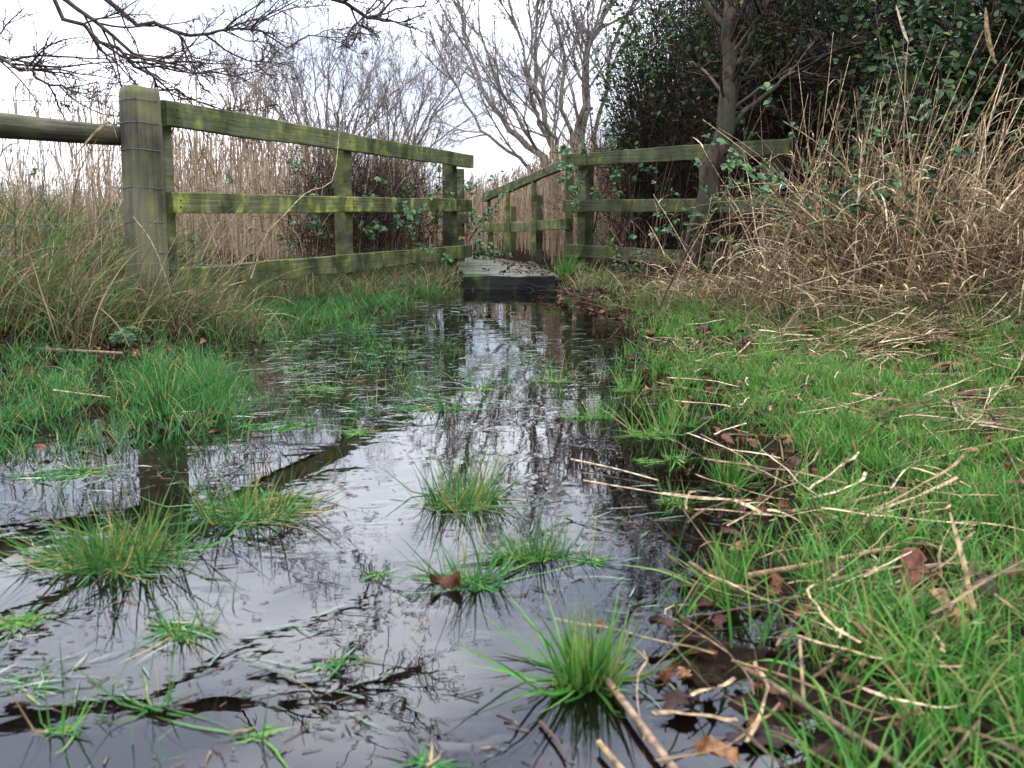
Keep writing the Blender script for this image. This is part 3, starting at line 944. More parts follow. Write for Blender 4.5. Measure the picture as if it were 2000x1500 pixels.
Pf = scatter(44000, -2.8, 1.0, 1.0, 7.5, dens_float)
Pf[:, 2] = 0.0008
nf = len(Pf)
az0 = RNG.normal(0.25, 0.75, nf) + math.pi * (RNG.random(nf) < 0.4)
pl = arc(Pf, az0, RNG.uniform(0.03, 0.10, nf), np.full(nf, R(88.5)), RNG.uniform(0.0, 0.10, nf), 4)
pl[:, :, 2] = 0.0012 + 0.003 * RNG.random((nf, 1)) * np.sin(np.linspace(0, 3, 5))[None]
g = Geo()
sd_ = np.stack([-np.sin(az0), np.cos(az0), RNG.normal(0, 0.15, nf)], -1)
ribbons(g, pl, RNG.uniform(0.0016, 0.0036, nf), side=sd_)
tag(g.build('floating_grass', M['grass_float'], None), 'wet grass blades lying flat on the water', 'grass', kind='stuff')

# ---- individual tufts
def tuft(px, py, wpx, n, hgt, mat, label, lean=(0.03, .75), group=None, Lr=(0.5, 1.1), wd=(0.0024, 0.0046), flop=0.12, dirx=0.0):
    c = gnd(px, py)
    slant = np.linalg.norm(c - CAM)
    rad = wpx / FPX * slant * 0.30
    zb = float(height(c[0], c[1]))
    rr = np.sqrt(RNG.random(n)) * rad; th = RNG.uniform(-math.pi, math.pi, n)
    ns = max(2, int(n ** .5 / 3.2))
    sc0 = RNG.normal(0, rad * .55, (ns, 2)); sh = RNG.uniform(.55, 1.15, ns); sa = RNG.uniform(-3.1, 3.1, ns)
    which = RNG.choice(ns, n, p=(lambda q: q / q.sum())(RNG.uniform(.3, 1.5, ns)))
    rr = rr * .6
    P = np.stack([sc0[which, 0] + rr * np.cos(th), sc0[which, 1] * .8 + rr * np.sin(th) * 0.8, np.full(n, min(zb, 0.0) + 0.0)], -1)
    th = np.where(RNG.random(n) < .45, sa[which], th)
    az = th + RNG.normal(0, 0.7, n)
    ln = lean[0] + (lean[1] - lean[0]) * (rr / rad) * RNG.uniform(0.4, 1.0, n)
    Ls = hgt * RNG.uniform(Lr[0] * .5, Lr[1], n) * sh[which]
    fl = RNG.random(n) < flop
    ln = np.where(fl, RNG.uniform(0.7, 1.25, n), ln)
    Ls = np.where(fl, Ls * 1.3, Ls)
    az = np.where(fl & (RNG.random(n) < abs(dirx)), np.where(dirx < 0, math.pi, 0) + RNG.normal(0, 0.3, n), az)
    Ls = Ls * 1.5
    ln = ln * .8
    pl = arc(P, az, Ls, ln, RNG.uniform(0.05, 0.75, n), 7)
    # blades that reach the surface lie along it
    pl[:, 1:, 2] = np.maximum(pl[:, 1:, 2], 0.002)
    g = Geo(); ribbons(g, pl, RNG.uniform(wd[0], wd[1], n))
    o = g.build('grass_tuft', mat)
    o.location = (c[0], c[1], 0.0)
    tag(o, label, 'grass tuft', group)
    return o


GT = 'grass tufts standing in the flood water'
T1, T2, T3 = M['grass_tuft'], M['grass_cool'], M['grass_bright']
tuft(865, 985, 160, 480, 0.135, T1, 'dense dark tuft with brown base at the centre of the water', group=GT, lean=(.05, .9))
tuft(1025, 1090, 140, 330, 0.145, T1, 'upright green tuft just right of centre, long reflected blades', group=GT, lean=(.05, .8))
tuft(890, 1140, 150, 170, 0.11, T2, 'loose tuft holding a brown leaf below the central dark tuft', group=GT)
tuft(735, 1125, 70, 46, 0.06, T2, 'small sparse tuft on the bright water left of the brown leaf', group=GT)
tuft(1125, 1330, 130, 360, 0.115, T3, 'bright green tuft nearest the camera at lower centre', group=GT, lean=(.05, .75), wd=(.003, .0058))
tuft(200, 1085, 330, 900, 0.13, T1, 'widest tuft at the left, blades trailing flat to the left', group=GT, flop=.35, dirx=-.5)
tuft(470, 995, 300, 800, 0.12, T1, 'broad tuft mixed with orange withered blades, left of centre', group=GT, flop=.35, dirx=.5)
tuft(40, 1215, 120, 170, 0.075, T3, 'short thick tuft cut by the left edge of the view', group=GT)
tuft(345, 1235, 150, 200, 0.09, T2, 'thin blurred tuft between the wide left tuft and the foreground', group=GT)
tuft(330, 815, 90, 260, 0.12, T2, 'tall spiky tuft at the water corner of the left grass', group=GT, lean=(.02, .6))
tuft(500, 835, 110, 130, 0.10, T2, 'loose tuft behind the broad withered tuft', group=GT)
tuft(700, 845, 70, 110, 0.07, T3, 'little yellow green tuft on the dark reflected rail', group=GT)
tuft(830, 800, 120, 150, 0.11, T2, 'fan shaped tuft of wide blades in the middle distance', group=GT)
tuft(1150, 815, 110, 150, 0.12, T3, 'lit tuft right of the bright sky reflection', group=GT)
tuft(1260, 850, 100, 190, 0.12, T3, 'tall light green tuft nearest the right bank shallows', group=GT)
tuft(1275, 905, 110, 140, 0.07, T3, 'low star shaped tuft beside a floating straw', group=GT)
tuft(1335, 985, 90, 110, 0.075, T3, 'small fan tuft in the brown shallows', group=GT)
tuft(1290, 738, 70, 130, 0.08, T3, 'compact tuft at the dark corner of the right bank', group=GT)
tuft(110, 1440, 120, 26, 0.085, T3, 'few broad blurred blades at the lower left corner', group=GT, wd=(.003, .005))
tuft(310, 1395, 90, 14, 0.10, T3, 'two or three long leaning blades near the lower left', group=GT, wd=(.0035, .005), flop=.6)
tuft(510, 1430, 90, 24, 0.06, T3, 'tiny tuft of short blades at the bottom left of centre', group=GT)
for (qx, qy, qw, qn, qh, ql) in ((560, 720, 80, 70, .08, 'tuft alone in the dark water below the middle post of the left fence'), (640, 760, 90, 110, .10, 'tuft left of the fan shaped tuft, thin blades'),
        (940, 760, 70, 60, .08, 'thin tuft at the right of the fan shaped tuft'), (1085, 745, 80, 110, .12, 'tuft in the sky reflection straight below the bridge'), (1210, 760, 80, 110, .11, 'light tuft between the bridge reflection and the right bank'),
        (1330, 830, 90, 120, .09, 'wide low tuft at the right water edge in the middle distance'), (1420, 940, 90, 130, .09, 'tuft in the brown shallows under the right grass'), (590, 830, 80, 80, .08, 'thin tuft beside the reflected rail'),
        (420, 760, 90, 140, .09, 'rounded tuft off the point of the left grass'), (1290, 660, 90, 130, .10, 'far bright tuft at the right waterline'), (780, 690, 80, 60, .08, 'faint tuft in the dark water below the last bay of the left fence')):
    tuft(qx, qy, qw, qn, qh, T3, ql, group=GT, lean=(.02, .6))
tuft(60, 1330, 150, 40, 0.07, T2, 'ragged drowned tuft at the left edge below the short thick one', group=GT, flop=.6)
tuft(640, 1300, 110, 26, 0.05, T2, 'few thin blades amid the reflected twigs', group=GT, flop=.4)
tuft(1170, 1095, 110, 60, 0.06, T2, 'sparse low tuft right of the upright green tuft', group=GT, flop=.4)
tuft(150, 930, 200, 200, 0.08, T2, 'thin line of blades behind the widest left tuft', group=GT, flop=.3)
tuft(820, 1500, 90, 22, 0.07, T2, 'faint blades rising at the bottom edge of the water', group=GT)
tuft(1420, 1175, 120, 90, 0.10, T3, 'tuft of arching blades at the right water edge', group=GT)
tuft(1115, 535, 60, 150, 0.16, T3, 'green grass clump at the right corner of the footbridge', lean=(.1, 1.2), wd=(.004, .006)).location = (at(1092, 545, 8.7)[0], 8.7, 0.05)

# ---- dry grass on the left bank
def dens_ldry(P, px, py):
    d = sstep(-1.15, -1.7, P[:, 0]) * sstep(4.35, 4.9, P[:, 1]) * (1 - sstep(7.5, 9, P[:, 1]))
    lim = sstep(-0.25, 0.1, (-1.25 - P[:, 0]))
    return d * (0.6 + 0.4 * fbm(P[:, 0], P[:, 1], 2.2)) * np.maximum(lim, 0.15)


Pd = scatter(52000, -6.0, -1.0, 4.3, 9.0, dens_ldry)
Pd = Pd[(Pd[:, 0] < -1.0 - .17 * Pd[:, 1])]
o = grass_patch(Pd, 'dry_grass', M['dry_grass'], 'tangled half dry grass leaning on the left bank', (0.22, 0.66), (0.003, 0.0075), (0.05, 0.8), (0.3, 1.9), 8, az=0.3, azs=1.7)
# tussock round the strainer post and along the left fence foot
P2 = []
for (px, py, Yq, n, rr) in ((215, 650, 5.15, 900, .22), (330, 655, 5.15, 900, .20), (420, 640, 5.5, 120, .12), (640, 590, 7.0, 200, .2), (760, 570, 7.9, 500, .22), (700, 585, 7.3, 250, .15), (150, 655, 5.0, 700, .3), (30, 660, 4.9, 700, .3)):
    c = at(px, py, Yq)
    q = np.stack([RNG.normal(c[0], rr, n), RNG.normal(Yq, rr * .6, n)], -1)
    P2.append(np.concatenate([q, height(q[:, 0], q[:, 1])[:, None]], 1))
P2 = np.concatenate(P2)
P3 = P2[P2[:, 1] > 5.42]; P2 = P2[P2[:, 1] <= 5.42]
grass_patch(P3, 'tussock_grass', M['dry_grass'], 'short tussock grass under the lowest left rail', (.10, .28), (0.0022, 0.0042), (0.05, 0.8), (0.6, 2.0), 8)
grass_patch(P2, 'tussock_grass', M['dry_grass'], 'arching tussock grass around the fence feet', (0.18, 0.42), (0.0022, 0.005), (0.05, 0.8), (0.6, 2.2), 9, az=0.0, azs=1.3)

nL_ = 420
q = np.stack([RNG.uniform(-3.6, -1.5, nL_), RNG.uniform(4.7, 6.2, nL_)], -1)
P = np.concatenate([q, height(q[:, 0], q[:, 1])[:, None]], 1)
g = Geo()
pl = arc(P, RNG.normal(.3, 1.5, nL_), RNG.uniform(.25, .8, nL_), RNG.uniform(.05, .8, nL_), RNG.uniform(0, 1.2, nL_), 7)
tubes(g, pl, RNG.uniform(.0015, .003, nL_), np.full(nL_, .001), 4)
tag(g.build('dry_stalks', M['straw'], None), 'pale straw stalks among the dry grass of the left bank', 'reeds', kind='stuff')

# ---- reeds
def reed_field(name, P, hgt, mat, label, wd=(0.005, 0.009), leafy=2, lean=0.08, rise=False):
    n = len(P)
    g = Geo()
    hh = RNG.uniform(hgt[0], hgt[1], n) * (1 + .15 * fbm(P[:, 0], P[:, 1], .7))
    hh = hh * (1 - .32 * sstep(-2.3, -3.6, P[:, 0] + .08 * P[:, 1]) * (P[:, 0] < 0))
    if rise: hh = hh * (0.62 + 0.38 * sstep(-.6, 1.6, P[:, 0]))
    az = RNG.uniform(-3.14, 3.14, n)
    pl = arc(P, az, hh, np.abs(RNG.normal(0, lean, n)), RNG.normal(0.0, 0.14, n), 6)
    rn = RNG.random(n)
    ribbons(g, pl, RNG.uniform(*wd, n), side=nrm(np.stack([np.ones(n), RNG.normal(0, .4, n), np.zeros(n)], -1)), rnd=rn, shape='strip')
    if leafy:
        oo, dd, tt, pi = children(pl, leafy, 0.15, 0.95, 0.5)
        a2 = RNG.uniform(-3.14, 3.14, len(oo))
        lv = arc(oo, a2, RNG.uniform(0.12, 0.38, len(oo)), RNG.uniform(.15, .6, len(oo)), RNG.uniform(.2, 2.0, len(oo)), 4)
        ribbons(g, lv, RNG.uniform(0.006, 0.013, len(oo)), rnd=np.clip(rn[pi] + RNG.normal(0, .15, len(oo)), 0, 1))
    # plumes
    sel = RNG.random(n) < 0.45
    tip = pl[sel, -1]; k = len(tip)
    if k:
        t3 = np.repeat(tip, 5, 0)
        pv = arc(t3 - np.array((0, 0, .03)), RNG.uniform(-.6, .6, len(t3)), RNG.uniform(.06, .18, len(t3)), RNG.uniform(.0, .5, len(t3)), RNG.uniform(.2, 1.2, len(t3)), 3)
        ribbons(g, pv, RNG.uniform(.003, .008, len(t3)), rnd=np.repeat(rn[sel], 5) * .6)
    return tag(g.build(name, mat), label, 'reeds', kind='stuff')


def lfence_x(Y):
    a = A(318, 221); b2 = B(920, 316)
    return a[0] + (b2[0] - a[0]) * (Y - a[1]) / (b2[1] - a[1])


def dens_reed_l(P, px, py):
    X, Y = P[:, 0], P[:, 1]
    d = (X < lfence_x(np.minimum(Y, 10.3)) - 0.3 - 0.12 * np.maximum(Y - 10.3, 0)) & (Y > 6.2)
    dens = np.where(Y > 8.5, 1.0, 0.5) * (0.7 + 0.5 * fbm(X, Y, .8))
    return d * np.where(X < -2.6 - 0.1 * Y, dens * 0.75, dens)


reed_field('reed_bed', scatter(12500, -11, -0.4, 6.2, 20, dens_reed_l), (0.7, 1.3), M['reed'], 'pinkish brown dead reeds packed behind the left fence')


def dens_reed_r(P, px, py):
    X, Y = P[:, 0], P[:, 1]
    cx = 0.05 - 1.5 * np.clip((Y - 8.16) / 6.3, 0, 3) ** 1.7
    d = (X > np.minimum(cx + 0.75, 0.62) + 0 * X) & (X < 7) & (Y > 10.9) & ~((X < 0.3) & (Y < 13.2))
    return d * 0.9


reed_field('reed_bed', scatter(7500, -1.2, 7, 10.6, 20, dens_reed_r), (1.0, 1.55), M['reed'], 'dead reeds standing behind the footbridge handrail', rise=True)


def dens_reed_far(P, px, py):
    return np.where((P[:, 1] > 18.5), .85, 0)


reed_field('reed_bed', scatter(16000, -12, 8, 18.5, 30, dens_reed_far), (.5, .8), M['reed_far'], 'pale tan reed bed in the distance past the footbridge', wd=(.012, .022), leafy=1)

# ---- trees -----------------------------------------------------------
def tree(name, limbs, base_pt, label, cat, bark, twig, levels, group=None, trunk_sides=9, extra=None, leaf=None):
    """limbs: list of (points, r0, r1); levels: list of dict(n,len,spread,wob,trop,ts,S,r)"""
    e = empty(name, base_pt, label, cat, group)
    g = Geo()
    PL = []
    for pts, r0, r1 in limbs:
        P = guide(pts, 16, wob=np.linalg.norm(np.array(pts[-1]) - np.array(pts[0])) * 0.006)[None]
        tubes(g, P, [r0], [r1], trunk_sides)
        PL.append((P, r0, r1))
    g.build('trunk', bark, e, True, base_pt)
    par = np.concatenate([p for p, _, _ in PL]); pr0 = np.array([r for _, r, _ in PL]); pr1 = np.array([r for _, _, r in PL])
    plen = np.linalg.norm(par[:, 1:] - par[:, :-1], axis=-1).sum(1)
    tg = Geo()
    for lv in levels:
        n = lv['n']
        oo, dd, tt, pi = children(par, n, lv.get('tmin', .15), 1.0, lv['spread'], lv.get('pw', 0.8))
        k = len(oo)
        Ls = plen[pi] * lv['len'] * RNG.uniform(.45, 1.1, k) * (1.15 - 0.6 * tt)
        if 'min' in lv: Ls = np.maximum(Ls, lv['min'] * RNG.uniform(.6, 1.2, k))
        if 'max' in lv: Ls = np.minimum(Ls, lv['max'] * RNG.uniform(.6, 1.2, k))
        rp = pr0[pi] * (1 - tt) + pr1[pi] * tt
        r0 = np.maximum(np.minimum(rp * 0.75, lv['r']), lv.get('rmin', .002)); r1 = np.maximum(r0 * 0.35, lv.get('rmin', .002) * .8)
        dd = nrm(dd + np.array(lv.get('bias', (0, 0, 0))))
        P = grow(oo, dd, Ls, lv['S'], lv['wob'], lv.get('trop', (0, 0, 1)), lv.get('ts', 0.08))
        tubes(tg, P, r0, r1, lv.get('sides', 3))
        par, pr0, pr1, plen = P, r0, r1, Ls
    tg.build('twigs', twig, e, True, base_pt)
    return e, par


# centre willow, many stems from a low stool
def G3(lst, Y):
    return [at(px, py, Y + dy) for px, py, dy in lst]


YW = 17.0
bw = np.array((at(1095, 480, YW)[0], YW, 0.1))
limbs = [
    ([bw, *G3([(1062, 320, 0), (1010, 262, .1), (960, 205, .2), (925, 120, .5), (895, 20, .8), (870, -120, 1)], YW)], .062, .012),
    ([bw, *G3([(1075, 330, 0), (1030, 265, -.1), (975, 165, -.3), (940, 60, -.5), (935, -60, -.6)], YW)], .035, .009),
    ([bw, *G3([(1085, 320, .1), (1050, 235, .2), (1032, 170, .2), (1008, 60, .3), (985, -70, .3), (975, -180, .3)], YW)], .035, .009),
    ([bw, *G3([(1088, 325, 0), (1062, 230, .1), (1045, 120, .3), (1050, 0, .5), (1040, -140, .6)], YW)], .05, .01),
    ([bw, *G3([(1092, 318, 0), (1070, 255, -.2), (1057, 170, -.2), (1040, 70, -.2), (1022, -90, -.3)], YW)], .045, .01),
    ([bw, *G3([(1118, 330, 0), (1128, 230, 0), (1140, 150, 0), (1142, 110, 0), (1120, 40, 0), (1075, -90, .2)], YW)], .035, .009),
    ([bw, *G3([(1120, 330, .1), (1140, 240, .1), (1150, 110, .1), (1175, 40, .2), (1230, -70, .3), (1270, -180, .3)], YW)], .085, .014),
    ([bw, *G3([(1125, 330, -.1), (1100, 200, -.2), (1098, 90, -.2), (1075, 0, -.2), (1060, -130, -.3)], YW)], .045, .01),
    ([bw, *G3([(1140, 340, .3), (1180, 200, .4), (1200, 80, .4), (1260, -20, .5), (1320, -120, .5)], YW)], .045, .01),
    ([bw, *G3([(1050, 345, .1), (985, 290, .1), (930, 240, .2), (880, 150, .3), (840, 60, .4)], YW)], .035, .009),
]
lv_w = [dict(n=13, len=.42, spread=.5, wob=.09, ts=.06, S=7, r=.020, rmin=.006, sides=4),
        dict(n=9, len=.42, spread=.55, wob=.12, ts=.05, S=5, r=.009, rmin=.0045),
        dict(n=7, len=.5, spread=.65, wob=.15, ts=.03, S=4, r=.005, rmin=.0034)]
tree('willow_tree', limbs, bw, 'multi stemmed bare willow rising behind the footbridge handrail', 'tree', M['bark_grey'], M['twig_glare_grey'], lv_w)

# left willow thicket: two fine bare bushes
def bush(px, Y, nst, hpx, spreadpx, label, seed, lean=0.0):
    b0 = np.array((at(px, 480, Y)[0], Y, 0.1))
    rg = np.random.default_rng(seed)
    lim = []
    for i in range(nst):
        s = (i + .5) / nst * 2 - 1
        tx = px + s * spreadpx + lean; ty = hpx + rg.uniform(-60, 90) + abs(s) * 70
        dy = rg.uniform(-1, 1)
        lim.append(([b0 + np.array((s * .25, 0, 0)), at(px + s * spreadpx * .30 + lean * .1, 320 + rg.uniform(-20, 20), Y + dy * .3), at(px + s * spreadpx * .62 + lean * .5, (320 + ty) / 2 - 15, Y + dy * .6), at(tx, ty, Y + dy)], rg.uniform(.018, .035), .006))
    return tree('willow_bush', lim, b0, label, 'tree', M['bark_grey'], M['twig_glare_grey'],
                [dict(n=12, len=.5, spread=.5, wob=.09, ts=.07, S=6, r=.014, rmin=.005, sides=3),
                 dict(n=8, len=.45, spread=.55, wob=.13, ts=.05, S=5, r=.008, rmin=.004),
                 dict(n=5, len=.5, spread=.65, wob=.16, ts=.02, S=4, r=.0045, rmin=.0033)], group='bare willow bushes above the left fence')


bush(640, 19.5, 9, 60, 170, 'bare twiggy willow bush above the middle of the left fence', 1)
bush(770, 21.0, 9, 110, 150, 'bare willow bush above the right end of the left fence, leaning right', 2, 60)
bush(500, 22.0, 7, 120, 110, 'lower fine willow bush beside the thick post', 3)

# overhanging tree from the left, trunk outside the picture
YO = 7.4
bo = np.array((-5.6, 7.8, 0.4))
hub = np.array((-5.2, 7.6, 2.4)); hub2 = np.array((-4.6, 7.2, 3.2))


def Z3(lst):
    return [np.array(p, float) for p in lst]


limbs = [
    ([bo, hub, hub2, np.array((-4.2, 7.1, 4.2)), np.array((-4.0, 7.3, 5.3))], .17, .05),
    ([hub, *G3([(-300, -150, -.2), (60, -25, -.3), (150, 45, -.3), (235, 110, -.3), (300, 160, -.2), (365, 200, -.1), (440, 215, 0)], YO)], .021, .0035),
    ([hub2, *G3([(-80, -130, 0), (110, -20, .1), (180, 40, .1), (260, 105, .1), (330, 125, .2), (400, 145, .2), (500, 140, .3)], YO)], .021, .0035),
    ([hub2, *G3([(0, -150, .2), (200, -5, .2), (270, 35, .2), (340, 58, .2), (400, 68, .3), (470, 60, .3), (560, 75, .3), (660, 74, .4)], YO)], .022, .0035),
    ([hub, *G3([(-250, 40, -.6), (-60, 80, -.8), (30, 130, -.8), (90, 160, -.8), (150, 185, -.8)], YO)], .02, .004),
    # limbs above the frame, seen in the water
    ([hub2, np.array((-3.4, 6.6, 2.75)), np.array((-2.5, 6.2, 2.45)), np.array((-1.65, 5.9, 2.25)), np.array((-1.1, 5.7, 2.15)), np.array((-0.65, 5.6, 1.95))], .075, .012),
    ([np.array((-2.3, 6.15, 2.42)), np.array((-1.6, 5.95, 1.95)), np.array((-1.1, 6.0, 1.75)), np.array((-.75, 6.1, 1.62)), *G3([(740, 0, -1.1), (700, 45, -1.1)], YO)], .018, .003),
    ([hub2, np.array((-3.6, 5.8, 3.2)), np.array((-2.6, 5.0, 3.0)), np.array((-1.6, 4.5, 2.75)), np.array((-.9, 4.3, 2.5)), np.array((-.4, 4.2, 2.3))], .06, .008),
    ([hub2, np.array((-3.9, 6.0, 3.7)), np.array((-3.0, 4.6, 3.5)), np.array((-2.1, 3.8, 3.1)), np.array((-1.4, 3.4, 2.7)), np.array((-.9, 3.2, 2.35))], .05, .008),
    ([hub2, np.array((-4.2, 5.2, 3.5)), np.array((-3.2, 4.0, 3.0)), np.array((-2.2, 3.3, 2.4)), np.array((-1.6, 3.0, 2.05))], .045, .007),
]
lv_o = [dict(n=18, len=.26, spread=.75, wob=.16, trop=(.6, 0, -.02), ts=.05, S=7, r=.008, rmin=.0032, sides=4, max=.9, tmin=.3),
        dict(n=9, len=.42, spread=.8, wob=.22, trop=(.4, 0, 0), ts=.04, S=5, r=.004, rmin=.0024, max=.4),
        dict(n=5, len=.45, spread=.85, wob=.28, ts=.0, S=4, r=.0024, rmin=.0018, max=.16)]
tree('overhanging_tree', limbs, bo, 'dark bare tree reaching in over the thick post from the upper left', 'tree', M['bark_dark'], M['twig_dark'], lv_o)

# right leaning trunk
YT = 7.7
bt = np.array(at(1345, 560, YT)); bt[2] = 0.12
limbs = [
    ([bt, *G3([(1368, 430, 0), (1392, 330, .02), (1412, 250, .05), (1420, 180, .1), (1422, 80, .2), (1418, -60, .3), (1410, -200, .4), (1405, -380, .5)], YT)], .088, .03),
    (G3([(1418, 258, .05), (1460, 215, .1), (1520, 165, .2), (1600, 120, .4), (1690, 60, .5), (1760, -20, .6)], YT), .022, .007),
    (G3([(1430, 150, .1), (1462, 80, 0), (1500, 0, -.1), (1560, -160, -.2)], YT), .022, .008),
    (G3([(1420, 60, .2), (1360, -20, .4), (1290, -100, .6), (1230, -200, .8)], YT), .022, .008),
]
lv_t = [dict(n=16, len=.4, spread=.9, wob=.15, trop=(0, 0, -.3), ts=.02, S=7, r=.014, rmin=.003, sides=4, tmin=.35, max=1.2),
        dict(n=9, len=.5, spread=.8, wob=.2, trop=(0, 0, -.5), ts=.05, S=5, r=.005, rmin=.002, max=.6),
        dict(n=4, len=.5, spread=.8, wob=.25, ts=.0, S=4, r=.0025, rmin=.0015, max=.25)]
tree('leaning_tree', limbs, bt, 'leaning bare trunk crossing in front of the right fence', 'tree', M['bark_right'], M['twig_shade_brown'], lv_t)


# evergreen bushes: leaves on twigs inside an uneven ellipsoid
def evergreen(name, c, rad, nleaf, size, label, mat, cat='bush', seed=0, ntw=260, twig='twig_shade_brown', gap=0.25, group=None):
    c = np.array(c, float); rad = np.array(rad, float)
    base_pt = np.array((c[0], c[1], float(height(c[0], c[1]))))
    e = empty(name, base_pt, label, cat, group)
    n = ntw
    v = nrm(RNG.normal(0, 1, (n, 3))); v[:, 2] = np.abs(v[:, 2]) * 1.0 - 0.35
    tipp = c + v * rad * RNG.uniform(.6, 1.05, (n, 1))
    bb = base_pt + RNG.normal(0, .12, (n, 3)) * np.array((rad[0] * 2, rad[1] * 2, 0))
    mid = (tipp + bb) / 2 + np.array((0, 0, 1)) * RNG.uniform(0, .3, (n, 1)) * rad[2] + RNG.normal(0, .08, (n, 3))
    s = np.linspace(0, 1, 9)[None, :, None]
    P = (1 - s) ** 2 * bb[:, None] + 2 * s * (1 - s) * mid[:, None] + s ** 2 * tipp[:, None]
    P[:, 1:] += RNG.normal(0, .012, P[:, 1:].shape)
    g = Geo(); tubes(g, P, np.full(n, .008), np.full(n, .002), 3)
    oo, dd, tt, pi = children(P, 8, .3, 1.0, .8)
    P2 = grow(oo, dd, RNG.uniform(.12, .5, len(oo)), 5, .2)
    tubes(g, P2, np.full(len(oo), .003), np.full(len(oo), .0012), 3)
    g.build('stems', M[twig], e, True, base_pt)
    per = max(1, nleaf // (len(P2)))
    oo, dd, tt, pi = children(P2, per, .1, 1.0, 1.0)
    oo = oo + RNG.normal(0, .02, oo.shape)
    # clumps and gaps
    q = fbm(oo[:, 0] * 1.0 + oo[:, 2] * .7, oo[:, 1] + oo[:, 2] * 1.1, 3.0)
    k = RNG.random(len(oo)) < np.clip(0.58 + q * (0.8 + gap), 0.02, 1)
    oo, dd = oo[k], dd[k]
    nv = RNG.normal(0, .55, oo.shape) + np.array((0, -.25, .75))
    lg = Geo()
    template_leaves(lg, oo, nv, dd + RNG.normal(0, .3, dd.shape), RNG.uniform(size[0], size[1], len(oo)), LEAF, LEAF_F)
    lg.build('foliage', mat, e, False, base_pt)
    return e


EG = 'evergreen bushes behind the right fence'
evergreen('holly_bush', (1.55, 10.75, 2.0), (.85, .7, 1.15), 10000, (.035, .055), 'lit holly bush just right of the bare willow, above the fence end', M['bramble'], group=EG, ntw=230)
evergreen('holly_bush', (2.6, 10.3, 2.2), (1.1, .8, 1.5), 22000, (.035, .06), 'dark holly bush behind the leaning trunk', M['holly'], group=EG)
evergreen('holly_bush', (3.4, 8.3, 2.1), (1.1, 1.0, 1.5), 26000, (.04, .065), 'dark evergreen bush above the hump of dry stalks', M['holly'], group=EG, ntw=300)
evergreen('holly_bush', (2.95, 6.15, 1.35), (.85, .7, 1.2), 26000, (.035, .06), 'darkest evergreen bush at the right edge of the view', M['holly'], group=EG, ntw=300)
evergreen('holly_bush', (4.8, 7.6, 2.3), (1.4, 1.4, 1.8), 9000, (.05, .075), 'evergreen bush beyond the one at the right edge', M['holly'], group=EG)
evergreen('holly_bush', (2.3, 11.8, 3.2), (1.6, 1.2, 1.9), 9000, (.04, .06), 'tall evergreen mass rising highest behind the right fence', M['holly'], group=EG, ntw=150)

evergreen('ivy_bush', (2.25, 9.3, 2.35), (1.0, .5, .8), 11000, (.035, .055), 'ivy leaves around the top of the leaning trunk', M['holly'], group=EG, ntw=150)
evergreen('holly_bush', (2.95, 7.0, 1.05), (.8, .5, .85), 15000, (.035, .06), 'low evergreen bush inside the hump of dry stalks', M['holly'], group=EG, ntw=200)
# brown dead climber tangle hanging through the right fence
def tangle(name, box, n, label, mat, L=(.5, 1.4), r=(.0015, .0035), up=.6, S=9, wob=.12, cat='climber'):
    x0, x1, y0, y1, z0, z1 = box
    P0 = np.stack([RNG.uniform(x0, x1, n), RNG.uniform(y0, y1, n), RNG.uniform(z0, z1, n)], -1)
    D = nrm(RNG.normal(0, .45, (n, 3)) + np.array((0, 0, up)))
    P = grow(P0, D, RNG.uniform(*L, n), S, wob)
    g = Geo(); rr = RNG.uniform(*r, n); tubes(g, P, rr, rr * .5, 3)
    return tag(g.build(name, mat), label, cat, kind='stuff')


def on_line(n, x0, y0, x1, y1, thick):
    t = RNG.random(n)
    nx, ny = -(y1 - y0), (x1 - x0); l = math.hypot(nx, ny)
    s = RNG.random(n) * thick
    return x0 + (x1 - x0) * t + nx / l * s, y0 + (y1 - y0) * t + ny / l * s


def curtain(name, seg, thick, n, z, label, mat, L=(.4, 1.3), r=(.0015, .003), D0=(0, 0, .7), sd=.45, cat='climber', tw=3):
    X, Y = on_line(n, *seg, thick)
    P0 = np.stack([X, Y, RNG.uniform(z[0], z[1], n) + np.maximum(height(X, Y), -0.02)], -1)
    P = grow(P0, nrm(RNG.normal(0, sd, (n, 3)) + np.array(D0)), RNG.uniform(*L, n), 8, .13)
    g = Geo(); rr = RNG.uniform(*r, n); tubes(g, P, rr, rr * .5, 3)
    if tw:
        oo, dd, tt, pi = children(P, tw, .2, 1., .9)
        P2 = grow(oo, dd, RNG.uniform(.05, .25, len(oo)), 4, .25)
        tubes(g, P2, np.full(len(oo), .0013), np.full(len(oo), .0009), 3)
    return tag(g.build(name, mat), label, cat, kind='stuff')


curtain('climber_tangle', (0.75, 10.75, 2.7, 8.35), .9, 3400, (0, 1.2), 'brown dead climber stems tangled behind the right fence', M['twig_shade_brown'], tw=4)
curtain('climber_tangle', (0.9, 10.8, 3.2, 8.4), 1.2, 1700, (1.0, 2.6), 'brown twigs woven through the tall evergreen bushes', M['twig_shade_brown'], tw=4)
curtain('bramble_tangle', (-1.25, 8.1, -.72, 10.3), .45, 1500, (0, .75), 'dark bramble tangle behind the right half of the left fence', M['twig_shade_brown'], tw=3, L=(.25, .7))


